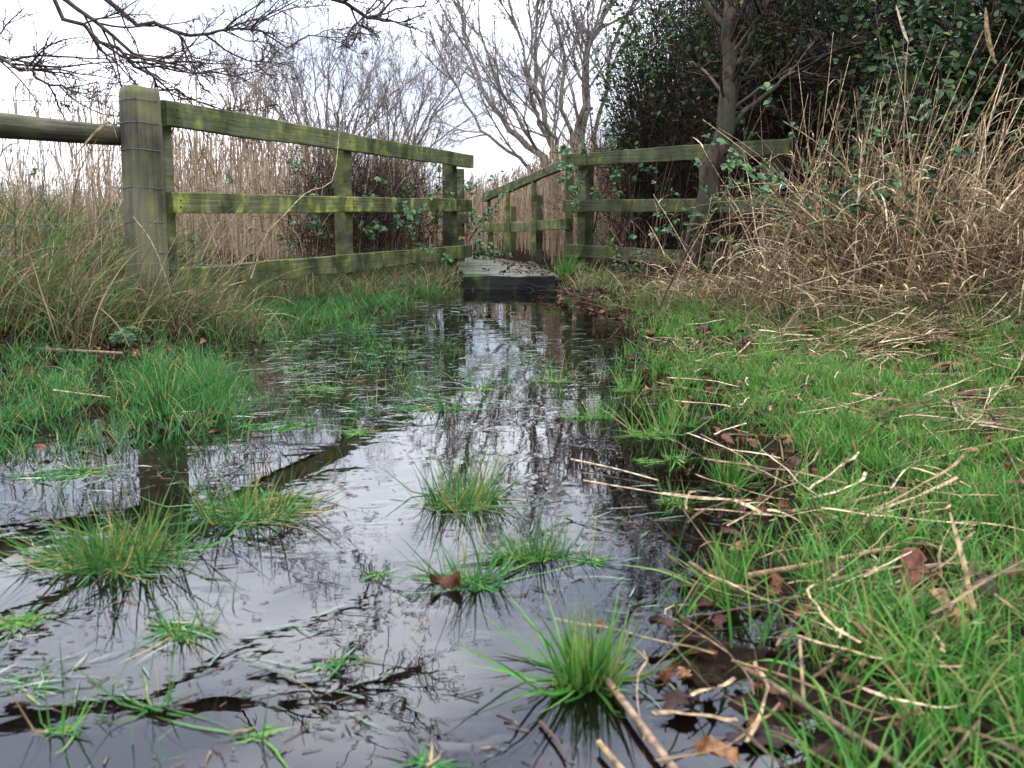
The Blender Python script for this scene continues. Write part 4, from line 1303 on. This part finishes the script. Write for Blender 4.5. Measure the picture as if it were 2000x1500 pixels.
# bramble plants: arching stems with leaves
def bramble(c, n, L, label, leaf=(.03, .05), mat='bramble', az=None, up=1.0, spread=.12, per=9, group='leafy brambles', stem='twig_shade_brown', trop=(0, 0, -1), ts=.10):
    c = np.array(c, float)
    e = empty('bramble', c, label, 'bramble', group)
    spread = min(spread, (.004 if n < 12 else .012) * n)
    P0 = c + RNG.normal(0, 1, (n, 3)) * np.array((spread, spread, 0.02))
    D = RNG.normal(0, .45, (n, 3)) + np.array((0, 0, up))
    if az is not None: D[:, 0] += az[0]; D[:, 1] += az[1]
    P = grow(P0, nrm(D), RNG.uniform(L[0], L[1], n), 10, .08, trop, ts)
    g = Geo(); tubes(g, P, np.full(n, .003), np.full(n, .0014), 4); g.build('stems', M[stem], e, True, c)
    oo, dd, tt, pi = children(P, per, .25, 1., 1.1)
    lg = Geo()
    # leaves in threes
    for k in range(3):
        a = dd + RNG.normal(0, .5, dd.shape)
        template_leaves(lg, oo + nrm(a) * .012, RNG.normal(0, .4, oo.shape) + np.array((0, -.5, .8)), a, RNG.uniform(leaf[0], leaf[1], len(oo)), LEAF, LEAF_F)
    lg.build('leaves', M[mat], e, False, c)
    return e


bramble(at(905, 470, 10.7), 9, (.5, .9), 'leafy bramble sprays against the sky in the gateway', (.03, .045), spread=.05, az=(.35, 0), up=.9, mat='bramble')
bramble(at(935, 500, 11.2), 7, (.15, .3), 'low bluish bramble at the left edge of the footbridge deck', (.03, .05), up=.5)
bramble(at(740, 480, 8.3), 16, (.4, .9), 'bramble climbing behind the middle post of the left fence', (.03, .05), up=.9, spread=.25)
bramble(at(850, 470, 9.9), 14, (.4, .9), 'bramble behind the last bay of the left fence', (.03, .05), up=.9, spread=.2)
bramble(at(1210, 540, 9.3), 8, (.3, .5), 'small bramble in front of the lowest right rail', (.03, .045), up=.9, spread=.05)
bramble(at(1640, 560, 6.2), 20, (.7, 1.35), 'leafy bramble climbing the left flank of the dry stalk hump', (.03, .05), az=(.1, 0), up=1.3, spread=.16, per=12)
bramble(at(1700, 540, 5.9), 20, (.7, 1.3), 'leafy bramble through the middle of the dry stalk hump', (.03, .05), up=1.3, spread=.2, per=11)
bramble(at(1880, 560, 5.2), 16, (.5, 1.2), 'dark bramble low at the right edge behind fallen stalks', (.03, .05), up=1.1, spread=.25, mat='holly')
bramble(at(150, 520, 6.4), 12, (.5, .9), 'bramble behind the log rail on the left', (.03, .045), up=1., spread=.3)
bramble(at(560, 470, 7.8), 8, (.6, 1.1), 'thin bramble hanging under the top rail of the left fence', (.03, .045), up=1., spread=.3, per=5)
bramble(at(1170, 330, 9.9), 14, (.2, .45), 'green bramble leaves draped over the right fence top rail', (.035, .055), up=.4, spread=.15, az=(.2, -.2))
bramble(at(1375, 470, 7.5), 8, (.3, .6), 'few ivy leaves at the foot of the leaning trunk', (.03, .045), up=1., spread=.05, per=6)
bramble(gnd(140, 665), 9, (.05, .12), 'small nettle like plant at the foot of the left bank', (.025, .04), up=.6, spread=.02, stem='twig_shade_brown')
bramble(gnd(265, 680), 9, (.05, .12), 'small light leaved seedling below the thick post', (.02, .03), up=.6, spread=.02)

# ---- right bank dry stalks
def stalks(P, az, lean, L, wd, geo, S=8, curl=(0., .5), leafy=1):
    n = len(P)
    L = L * (1 - .48 * sstep(1.8, 2.4, P[:, 0])) * (.8 + .2 * sstep(1.5, 1.8, P[:, 0]))
    pl = arc(P, az, L, lean, RNG.uniform(*curl, n), S)
    rn = RNG.random(n)
    rr = wd / 2
    tubes(geo, pl, rr, rr * .4, 4, rnd=rn)
    if leafy:
        oo, dd, tt, pi = children(pl, leafy, .2, .95, .6)
        k = len(oo)
        lv = arc(oo, az[pi] + RNG.normal(0, 1.2, k), RNG.uniform(.08, .28, k), RNG.uniform(.2, 1.4, k), RNG.uniform(.2, 2.4, k), 5)
        ribbons(geo, lv, RNG.uniform(.004, .010, k), rnd=np.clip(rn[pi] + .15, 0, 1))


def band(n, pts, thick, rise=0.0):
    """ground points along a world polyline"""
    t = RNG.random(n) * (len(pts) - 1); i = t.astype(int); f = (t - i)[:, None]
    pts = np.array(pts, float)
    q = pts[i] * (1 - f) + pts[np.minimum(i + 1, len(pts) - 1)] * f
    q = q + RNG.normal(0, thick, q.shape)
    return np.concatenate([q, height(q[:, 0], q[:, 1])[:, None]], 1)


hump = [at(1530, 590, 6.5)[:2], at(1650, 590, 6.0)[:2], at(1800, 590, 5.4)[:2], at(1990, 600, 4.9)[:2], at(2200, 600, 4.7)[:2]]
P = band(820, hump, .26); n = len(P)
g = Geo()
stalks(P, RNG.normal(0.25, .9, n), np.abs(RNG.normal(.45, .3, n)), RNG.uniform(.5, 1.6, n) , RNG.uniform(.005, .011, n), g, leafy=2)
tag(g.build('dry_stalks', M['straw']), 'leaning dry reed stalks heaped on the right bank', 'reeds', kind='stuff')
P = band(620, hump, .34); n = len(P)
g = Geo()
stalks(P, RNG.normal(0.2, 1.6, n), np.abs(RNG.normal(.3, .35, n)), RNG.uniform(.25, .95, n), RNG.uniform(.002, .005, n), g, leafy=2, curl=(0, 1.2))
tag(g.build('dry_stalks', M['straw_brown']), 'browner broken stems deep in the right bank heap', 'reeds', kind='stuff')
P = band(260, [hump[1], hump[2], hump[3], hump[4]], .2); n = len(P)
g = Geo()
stalks(P, RNG.normal(-2.2, .9, n), RNG.uniform(.05, .4, n), RNG.uniform(.6, 1.3, n), RNG.uniform(.004, .009, n), g, leafy=3, curl=(.8, 2.4), S=10)
tag(g.build('dry_stalks', M['straw']), 'drooping straw arching out of the front of the right bank heap', 'reeds', kind='stuff')
# stems growing through the right fence
fl = [at(1240, 560, 8.9)[:2], at(1300, 560, 8.5)[:2], at(1450, 560, 7.6)[:2], at(1530, 560, 7.2)[:2]]
P = band(90, fl, .12); n = len(P)
g = Geo(); stalks(P, RNG.normal(0.3, 1.2, n), np.abs(RNG.normal(.15, .15, n)), RNG.uniform(.4, 1.5, n), RNG.uniform(.003, .006, n), g, leafy=2)
tag(g.build('dry_stalks', M['straw_brown']), 'thin brown stems standing along the right fence', 'reeds', kind='stuff')
# thatch fallen over at the foot
foot = [at(1370, 600, 6.9)[:2], at(1450, 610, 6.4)[:2], at(1600, 620, 5.6)[:2], at(1800, 640, 4.9)[:2], at(2050, 640, 4.6)[:2]]
P = band(520, foot, .15); n = len(P)
P[:, 2] = np.maximum(P[:, 2], 0.0) + RNG.random(n) * .16
g = Geo(); stalks(P, RNG.normal(0.1, .55, n) + math.pi * (RNG.random(n) < .5), RNG.uniform(1.1, 1.65, n), RNG.uniform(.2, .75, n), RNG.uniform(.002, .005, n), g, leafy=1, curl=(-.2, .5))
tag(g.build('fallen_stalks', M['straw']), 'fallen straw matted along the foot of the right bank', 'reeds', kind='stuff')
P = band(5200, foot, .26); n = len(P)
grass_patch(P, 'bank_dry_grass', M['dry_grass'], 'half dry grass behind the green of the right bank', (.10, .28), (.0022, .0042), (.1, .9), (.3, 1.8), 7)
# along dark waterline near the bridge
foot2 = [at(1130, 575, 8.1)[:2], at(1200, 600, 6.9)[:2], at(1290, 640, 5.7)[:2]]
P = band(70, foot2, .10); n = len(P); P[:, 2] = np.maximum(P[:, 2], 0) + RNG.random(n) * .03
g = Geo(); stalks(P, RNG.normal(0.1, .5, n) + math.pi * (RNG.random(n) < .5), RNG.uniform(1.3, 1.6, n), RNG.uniform(.15, .6, n), RNG.uniform(.002, .004, n), g, leafy=0, curl=(-.1, .2))
tag(g.build('fallen_stalks', M['straw_brown']), 'brown stems lying at the dark waterline by the bridge', 'reeds', kind='stuff')
# reed litter on the grass
def dens_lit(P, px, py):
    sd = poly_sd(P[:, 0], P[:, 1], POND)
    return sstep(-0.1, .1, sd) * .8 * (px > 1180)
P = scatter(3000, 0.1, 3.2, .9, 5.8, dens_lit); n = len(P)
P[:, 2] = np.maximum(P[:, 2], 0) + RNG.random(n) * .035 + .004
g = Geo()
azl = RNG.uniform(-math.pi, math.pi, n)
pl = arc(P, azl, RNG.uniform(.04, .30, n) , RNG.uniform(1.3, 1.65, n), RNG.uniform(-.6, .9, n), 7, .22)
ribbons(g, pl, RNG.uniform(.002, .008, n), rnd=RNG.random(n) ** 1.6, side=np.stack([-np.sin(azl), np.cos(azl), RNG.normal(0, .4, n)], -1), shape='strip')
tag(g.build('straw_litter', M['straw']), 'short bits of straw strewn through the bank grass', 'litter', kind='stuff')
q = np.concatenate([np.stack([RNG.normal(gnd(cx, cy)[0], sx, k), RNG.normal(gnd(cx, cy)[1], sy, k)], -1) for cx, cy, sx, sy, k in ((1800, 700, .32, .2, 420), (1650, 1230, .12, .07, 35), (1880, 850, .2, .15, 120), (1560, 1010, .10, .06, 30))])
n = len(q); P = np.concatenate([q, np.maximum(height(q[:, 0], q[:, 1]), 0)[:, None] + RNG.random((n, 1)) * .05 + .01], 1)
g = Geo(); azl = RNG.normal(0.1, .6, n) + math.pi * (RNG.random(n) < .5)
pl = arc(P, azl, RNG.uniform(.05, .35, n), RNG.uniform(1.3, 1.65, n), RNG.uniform(-.4, .7, n), 7, .2)
ribbons(g, pl, RNG.uniform(.002, .008, n), rnd=RNG.random(n) ** 1.4, side=np.stack([-np.sin(azl), np.cos(azl), RNG.normal(0, .4, n)], -1), shape='strip')
tag(g.build('straw_litter', M['straw']), 'mats of flattened straw in the bank grass', 'litter', kind='stuff')
# leaf litter
P = scatter(5500, 0.05, 3.4, .85, 6.0, dens_lit); n = len(P)
P[:, 2] = np.maximum(P[:, 2], -.004) + RNG.random(n) ** 2 * .03
g = Geo()
for k in range(4):
    q = P[k::4]
    template_leaves(g, q, RNG.normal(0, .4, q.shape) + np.array((0, 0, 1)), RNG.normal(0, 1, q.shape), RNG.uniform(.02, .045, len(q)), *OAKS[k])
tag(g.build('leaf_litter', M['oak_leaf']), 'wet brown oak leaves under the right bank grass', 'litter', kind='stuff')
def dens_sunk(P, px, py):
    return (poly_sd(P[:, 0], P[:, 1], POND) < 0.02) * .8
P = scatter(2600, -2.4, .7, 1.0, 4.5, dens_sunk); n = len(P)
P[:, 2] = np.maximum(P[:, 2], -.06) + RNG.random(n) * .02 + .006
g = Geo()
for k in range(4):
    q = P[k::4]
    template_leaves(g, q, RNG.normal(0, .3, q.shape) + np.array((0, 0, 1)), RNG.normal(0, 1, q.shape), RNG.uniform(.025, .05, len(q)), *OAKS[k])
tag(g.build('sunken_leaves', M['oak_leaf']), 'brown leaves sunk under the shallow flood water', 'litter', kind='stuff')
# small debris afloat: twig bits, seeds, torn grass
P = scatter(14000, -2.6, .6, 1.0, 4.2, lambda P, px, py: (poly_sd(P[:, 0], P[:, 1], POND) < 0) * np.clip(.25 + 1.0 * fbm(P[:, 0] + 2, P[:, 1] + 5, 4.5), .02, 1)); n = len(P)
P[:, 2] = .001
P2_ = P; g = Geo()
azd = RNG.uniform(-3.14, 3.14, n)
pl = arc(P, azd, RNG.uniform(.004, .05, n) * RNG.random(n), np.full(n, R(89)), RNG.uniform(-.04, .04, n), 3)
pl[:, :, 2] = .0012 + .0015 * RNG.random((n, 1))
tubes(g, pl, RNG.uniform(.0005, .0014, n), np.full(n, .0005), 4)
tag(g.build('floating_debris', M['straw_brown']), 'fine torn stems and seeds afloat on the dark water', 'debris', kind='stuff')
# litter on the left and on the deck
g = Geo()
Pq = []
for (px, py, rx, ry, nn, zz) in ((150, 680, 160, 12, 170, .01), (300, 690, 80, 10, 60, .01), (30, 740, 60, 14, 50, .01)):
    for _ in range(nn):
        c = gnd(RNG.normal(px, rx), RNG.normal(py, ry)); c[2] = max(float(height(c[0], c[1])), 0) + zz; Pq.append(c)
for _ in range(300):
    yy = RNG.uniform(8.2, 11.6); xx = RNG.normal(.22, .2)
    t = (yy - 8.16) / 6.3
    cx = 0.05 - 1.5 * t ** 1.7
    if cx - .42 < xx < cx + .3: Pq.append(np.array((xx, yy, .097 + RNG.random() * .005)))
q = np.array(Pq)
for k in range(4):
    s_ = q[k::4]
    template_leaves(g, s_, RNG.normal(0, .3, s_.shape) + np.array((0, 0, 1)), RNG.normal(0, 1, s_.shape), RNG.uniform(.022, .045, len(s_)), *OAKS[k])
tag(g.build('leaf_litter', M['oak_leaf']), 'brown leaves on the footbridge deck and left bank foot', 'litter', kind='stuff')

# ---- prominent single stems (x, y in the picture -> ground or air points)
def stem(name, pts, w0, w1, mat, label, cat='reed stem', flat=False, group=None, rnd=.8):
    pts = [np.array(p, float) for p in pts]
    o0 = pts[0].copy()
    P = guide(pts, 14)[None]
    g = Geo()
    if flat:
        s = np.array([[0.3, -.7, .9]])
        ribbons(g, P, [w0], side=s, rnd=[rnd], shape='lens')
    else:
        tubes(g, P, [w0 / 2], [w1 / 2], 7, rnd=[rnd])
    return tag(g.build(name, mat, None, True, o0), label, cat, group), o0


def put(*a, **k):
    o, o0 = stem(*a, **k)
    o.location = o0
    return o


GS = 'single dry reed stems'
S_ = M['straw']
z = .03
put('dry_reed', [gnd(1115, 897, .012), gnd(1200, 915, .01), gnd(1285, 938, .006)], .0045, .003, S_, 'pale straight straw floating in the right shallows', group=GS, rnd=.95)
put('dry_reed', [gnd(1180, 1320, .01), gnd(1240, 1400, .012), gnd(1330, 1520, .012)], .009, .009, M['straw_brown'], 'thick grey brown stalk slanting out of the bottom edge', group=GS, rnd=1)
put('dry_reed', [gnd(1440, 1295, .02), gnd(1560, 1370, .02), gnd(1720, 1470, .02), gnd(1800, 1540, .02)], .008, .008, M['straw_brown'], 'long brown stalk slanting down through the lower right grass', group=GS, rnd=.8)
put('dry_reed', [gnd(1570, 1375, .02), gnd(1566, 1310, .05), gnd(1562, 1250, .07)], .005, .004, S_, 'short orange stalk standing on the long brown stalk', group=GS, rnd=.5)
put('dry_reed', [gnd(1430, 1290, .025), gnd(1560, 1330, .03), gnd(1700, 1390, .03), gnd(1900, 1430, .03)], .004, .003, S_, 'thin tan stalk crossing the lower right to the edge', group=GS, rnd=.3)
put('dry_reed', [gnd(1170, 1450, .01), gnd(1230, 1520, .01)], .007, .007, S_, 'stub of pale stalk at the bottom edge', group=GS, rnd=.5)
put('withered_blade', [gnd(1855, 1000, .12), gnd(1880, 1090, .09), gnd(1900, 1180, .05), gnd(1925, 1240, .02)], .012, .01, S_, 'long curling pale reed leaf standing above the brown leaves', flat=True, cat='reed leaf', group=GS, rnd=.7)
put('withered_blade', [gnd(1840, 1130, .03), gnd(1835, 1080, .07), gnd(1850, 1040, .09), gnd(1868, 1015, .08)], .008, .006, S_, 'short hooked leaf left of the long curling one', flat=True, cat='reed leaf', group=GS, rnd=.8)
put('withered_blade', [gnd(1900, 1150, .02), gnd(1915, 1110, .06), gnd(1940, 1095, .07)], .010, .008, S_, 'tan leaf tip curling right of the long curling one', flat=True, cat='reed leaf', group=GS, rnd=.75)
put('withered_blade', [gnd(1670, 738, .05), gnd(1710, 748, .05), gnd(1760, 790, .03)], .030, .015, S_, 'broad whitish reed leaf among the green on the right bank', flat=True, cat='reed leaf', group=GS, rnd=1)
put('dry_reed', [gnd(1530, 710, .05), gnd(1600, 712, .05), gnd(1670, 738, .05)], .005, .005, S_, 'jointed stalk leading to the broad whitish leaf', group=GS, rnd=.6)
put('withered_blade', [gnd(1508, 715, .06), gnd(1520, 745, .04), gnd(1535, 775, .02)], .020, .015, S_, 'short tan blade standing left of the broad whitish leaf', flat=True, cat='reed leaf', group=GS, rnd=.6)
put('withered_blade', [gnd(1780, 765, .04), gnd(1810, 725, .09), gnd(1850, 708, .10), gnd(1900, 715, .06)], .016, .012, S_, 'arched tan reed leaf right of the broad whitish leaf', flat=True, cat='reed leaf', group=GS, rnd=.8)
put('dry_reed', [gnd(1600, 750, .04), gnd(1700, 766, .04), gnd(1850, 775, .04), gnd(1950, 778, .04)], .009, .006, S_, 'long horizontal stalk lying below the broad whitish leaf', group=GS, rnd=.6)
put('dry_reed', [gnd(1540, 755, .03), gnd(1600, 700, .05), gnd(1700, 640, .07)], .006, .004, S_, 'slanting stalk rising right out of the bank grass', group=GS, rnd=.5)
put('dry_reed', [gnd(1640, 1250, .02), gnd(1720, 1090, .03), gnd(1760, 1060, .03)], .006, .005, S_, 'tan stalk slanting up beside the heap of brown leaves', group=GS, rnd=.6)
put('dry_reed', [gnd(1460, 1125, .03), gnd(1600, 1100, .04), gnd(1740, 1070, .04)], .010, .008, S_, 'wide tan stalk lying across the grass at mid right', group=GS, rnd=.45)
put('dry_reed', [gnd(1540, 1000, .02), gnd(1640, 985, .03), gnd(1730, 962, .04)], .008, .006, S_, 'curved stalk lying above the wide tan one', group=GS, rnd=.7)
put('dry_reed', [gnd(1740, 955, .04), gnd(1775, 915, .06), gnd(1835, 930, .06)], .004, .004, S_, 'thin bent straw making a peak in the grass', group=GS, rnd=.9)
put('dry_reed', [gnd(30, 680, .02), gnd(120, 684, .03), gnd(240, 690, .03)], .018, .012, M['straw_brown'], 'brown stick lying at the foot of the left bank', group=GS, rnd=.9)
put('dry_reed', [gnd(105, 762, .05), gnd(150, 768, .05), gnd(215, 776, .05)], .006, .004, S_, 'pale straw lying on the left green grass', group=GS, rnd=.8)
# standing ones in front of the left fence
Yf = 5.4
put('dry_reed', [at(410, 625, 5.2), at(440, 565, 5.2), at(480, 548, 5.2)], .006, .003, S_, 'bent dry stem below the lowest left rail', group=GS, rnd=.95)
put('dry_reed', [at(490, 545, 5.8), at(520, 460, 5.8), at(560, 415, 5.8), at(600, 375, 5.9), at(650, 350, 6.0), at(664, 240, 6.1)], .007, .003, S_, 'long curved dry stem crossing all rails of the left fence', group=GS, rnd=.9)
put('withered_blade', [at(560, 440, 6.1), at(583, 462, 6.1), at(592, 500, 6.1)], .016, .006, S_, 'drooping reed leaf between the lower left rails', flat=True, cat='reed leaf', group=GS, rnd=.6)
put('withered_blade', [at(137, 320, 4.95), at(175, 270, 4.95), at(205, 242, 4.95), at(220, 245, 4.95), at(230, 275, 4.95)], .014, .006, S_, 'folded reed leaf hanging over the log rail', flat=True, cat='reed leaf', group=GS, rnd=.8)
put('dry_reed', [at(140, 440, 4.9), at(150, 350, 4.9), at(190, 270, 4.9), at(208, 240, 4.9)], .005, .003, M['straw_brown'], 'thin brown stem propping the folded leaf', group=GS, rnd=.6)
put('dry_reed', [at(258, 420, 5.1), at(300, 480, 5.1), at(340, 590, 5.1), at(352, 640, 5.1)], .006, .004, S_, 'dry stem leaning across the foot of the thick post', group=GS, rnd=.8)
# big bent stalks on the right
put('dry_reed', [at(1700, 370, 5.0), at(1760, 470, 5.0), at(1800, 520, 5.0), at(1822, 570, 5.0)], .012, .009, S_, 'thick stalk bent over like a knee on the right bank', group=GS, rnd=.7)
put('dry_reed', [at(1775, 540, 4.7), at(1790, 430, 4.7), at(1800, 330, 4.8), at(1840, 240, 4.9), at(1920, 60, 5.0)], .010, .004, S_, 'tallest stalk curving up over the right bank', group=GS, rnd=.5)
put('dry_reed', [at(1880, 560, 5.0), at(1900, 400, 5.0), at(1930, 250, 5.1), at(1965, 125, 5.2)], .008, .004, S_, 'whitish upright stalk near the right edge', group=GS, rnd=1)
put('dry_reed', [at(1480, 580, 5.6), at(1700, 520, 5.0), at(1850, 490, 4.8), at(2010, 470, 4.7)], .007, .004, S_, 'long stalk lying nearly level at the right edge', group=GS, rnd=.9)
put('dry_reed', [at(1840, 600, 4.6), at(1930, 555, 4.6), at(2020, 528, 4.6)], .007, .006, S_, 'stalk slanting out of the right edge above the grass', group=GS, rnd=.6)
put('withered_blade', [at(1750, 10, 4.8), at(1765, 60, 4.8), at(1775, 85, 4.8)], .014, .006, S_, 'short pale reed leaf hanging at the top right', flat=True, cat='reed leaf', group=GS, rnd=1)
put('withered_blade', [at(1925, 15, 4.3), at(1930, 75, 4.3), at(1945, 125, 4.3)], .022, .006, S_, 'broad blurred reed leaf hanging at the top right corner', flat=True, cat='reed leaf', group=GS, rnd=.5)
put('dry_reed', [at(1540, 560, 6.0), at(1590, 400, 6.0), at(1625, 250, 6.1), at(1660, 110, 6.2)], .008, .004, S_, 'straight stalk rising through the bramble on the hump', group=GS, rnd=.8)
put('twig', [gnd(1055, 1410, .004), gnd(1090, 1450, .006), gnd(1105, 1485, .004)], .005, .003, M['twig_dark'], 'small dark twig floating near the bottom centre', cat='twig')


# prominent oak leaves
def oak(px, py, size, k, label, tilt=(0, 0, 1), z=.03, rnd=.5, yaw=0.):
    c = gnd(px, py, z)
    g = Geo()
    template_leaves(g, np.zeros((1, 3)), np.array([tilt], float), np.array([[math.cos(yaw), math.sin(yaw), .1]]), [size], *OAKS[k], rnd=[rnd])
    o = g.build('oak_leaf', M['oak_leaf'])
    o.location = c
    tag(o, label, 'leaf', 'fallen oak leaves')


oak(840, 1130, .05, 2, 'brown leaf caught in the loose tuft at the centre', (0, -.5, .8), .02, .6, .3)
oak(1400, 1045, .04, 0, 'dark leaf on the bank edge below the small fan tuft', (0, -.1, 1), .01, .4)
oak(1490, 1160, .045, 1, 'orange brown leaf standing among blades at mid right', (.2, -.9, .4), .03, .85, 1)
oak(1395, 1185, .05, 2, 'dark red leaf at the water edge on the right', (0, -.5, .7), .02, .4, 2)
oak(1760, 1150, .065, 1, 'upright crinkled leaf at the left of the leaf heap', (-.2, -1, .3), .05, .7, 1.2)
oak(1800, 1200, .075, 2, 'large wet purple brown leaf in the middle of the heap', (.1, -.6, .8), .04, .2, .2)
oak(1850, 1240, .07, 1, 'tan curled leaf at the front of the heap', (.4, -.8, .5), .04, .95, 1.7)
oak(1890, 1180, .08, 0, 'flat dark leaf at the right of the heap', (0, -.3, 1), .03, .1, .6)
oak(1960, 1120, .08, 3, 'rust brown leaf at the right edge', (0, -.4, .9), .05, .5, .3)
oak(1420, 1440, .08, 3, 'flat grey purple leaf lying in water at the bottom right', (0, 0, 1), .008, .05, .1)
oak(1300, 1400, .06, 0, 'dark oval leaf afloat near the bottom', (0, 0, 1), .006, .15, .9)
oak(1355, 1490, .06, 1, 'orange leaf cut by the bottom edge', (0, -.4, .8), .015, .95, .5)
oak(320, 822, .05, 1, 'dark red leaf at the foot of the tall spiky tuft', (0, -.7, .6), .015, .3, .5)
oak(1330, 745, .06, 3, 'red brown leaf at the dark right bank corner', (0, -.3, 1), .02, .4, .5)

P = band(520, [(.62, 8.2), (.75, 8.9), (.62, 9.8)], .14); n = len(P)
grass_patch(P, 'bank_dry_grass', M['dry_grass'], 'dark wet grass beside the right edge of the footbridge', (.06, .2), (.003, .006), (.1, 1.0), (.3, 1.6), 6)
P = band(700, [(-.75, 8.0), (-.62, 8.8), (-.6, 9.8)], .13); n = len(P)
grass_patch(P, 'bank_dry_grass', M['dry_grass'], 'dark wet grass between the left fence and the footbridge', (.06, .22), (.003, .006), (.1, 1.0), (.3, 1.6), 6)
P = band(6000, [(-2.3, 5.9), (-1.75, 7.0), (-1.2, 8.6), (-.85, 10.2)], .22); n = len(P)
grass_patch(P, 'dry_grass', M['dry_grass'], 'low dry grass along the back of the left fence', (.1, .4), (.0025, .005), (.1, 1.0), (.3, 1.9), 6)
P = band(900, [(.62, 8.0), (1.0, 8.0), (1.6, 7.6)], .22); n = len(P)
grass_patch(P, 'dry_grass', M['dry_grass'], 'sparse dark grass under the right fence', (.05, .2), (.0025, .005), (.1, 1.1), (.3, 1.9), 6)
P = band(380, [(.6, 6.2), (.75, 7.2), (.8, 8.2), (1.6, 8.0)], .25); n = len(P)
P[:, 2] = np.maximum(P[:, 2], -.005) + .008
g = Geo(); template_leaves(g, P, RNG.normal(0, .4, P.shape) + np.array((0, 0, 1)), RNG.normal(0, 1, P.shape), RNG.uniform(.025, .05, n), *OAKS[1])
tag(g.build('leaf_litter', M['oak_leaf']), 'dark leaves on the wet soil right of the footbridge', 'litter', kind='stuff')
# moss cushion on the bridge edge
g = Geo()
n = 1600
P = np.stack([RNG.normal(at(932, 540, 8.15)[0], .045, n), RNG.normal(8.17, .03, n), RNG.uniform(.085, .1, n)], -1)
pl = arc(P, RNG.uniform(-3, 3, n), RNG.uniform(.008, .022, n), RNG.uniform(0, .8, n), RNG.uniform(0, 1, n), 2)
ribbons(g, pl, RNG.uniform(.002, .004, n))
mo = g.build('moss_cushion', M['grass_bright'], None, True, (at(932, 540, 8.15)[0], 8.17, .09))
mo.location = (at(932, 540, 8.15)[0], 8.17, .09)
tag(mo, 'bright moss cushion on the left corner of the footbridge step', 'moss')
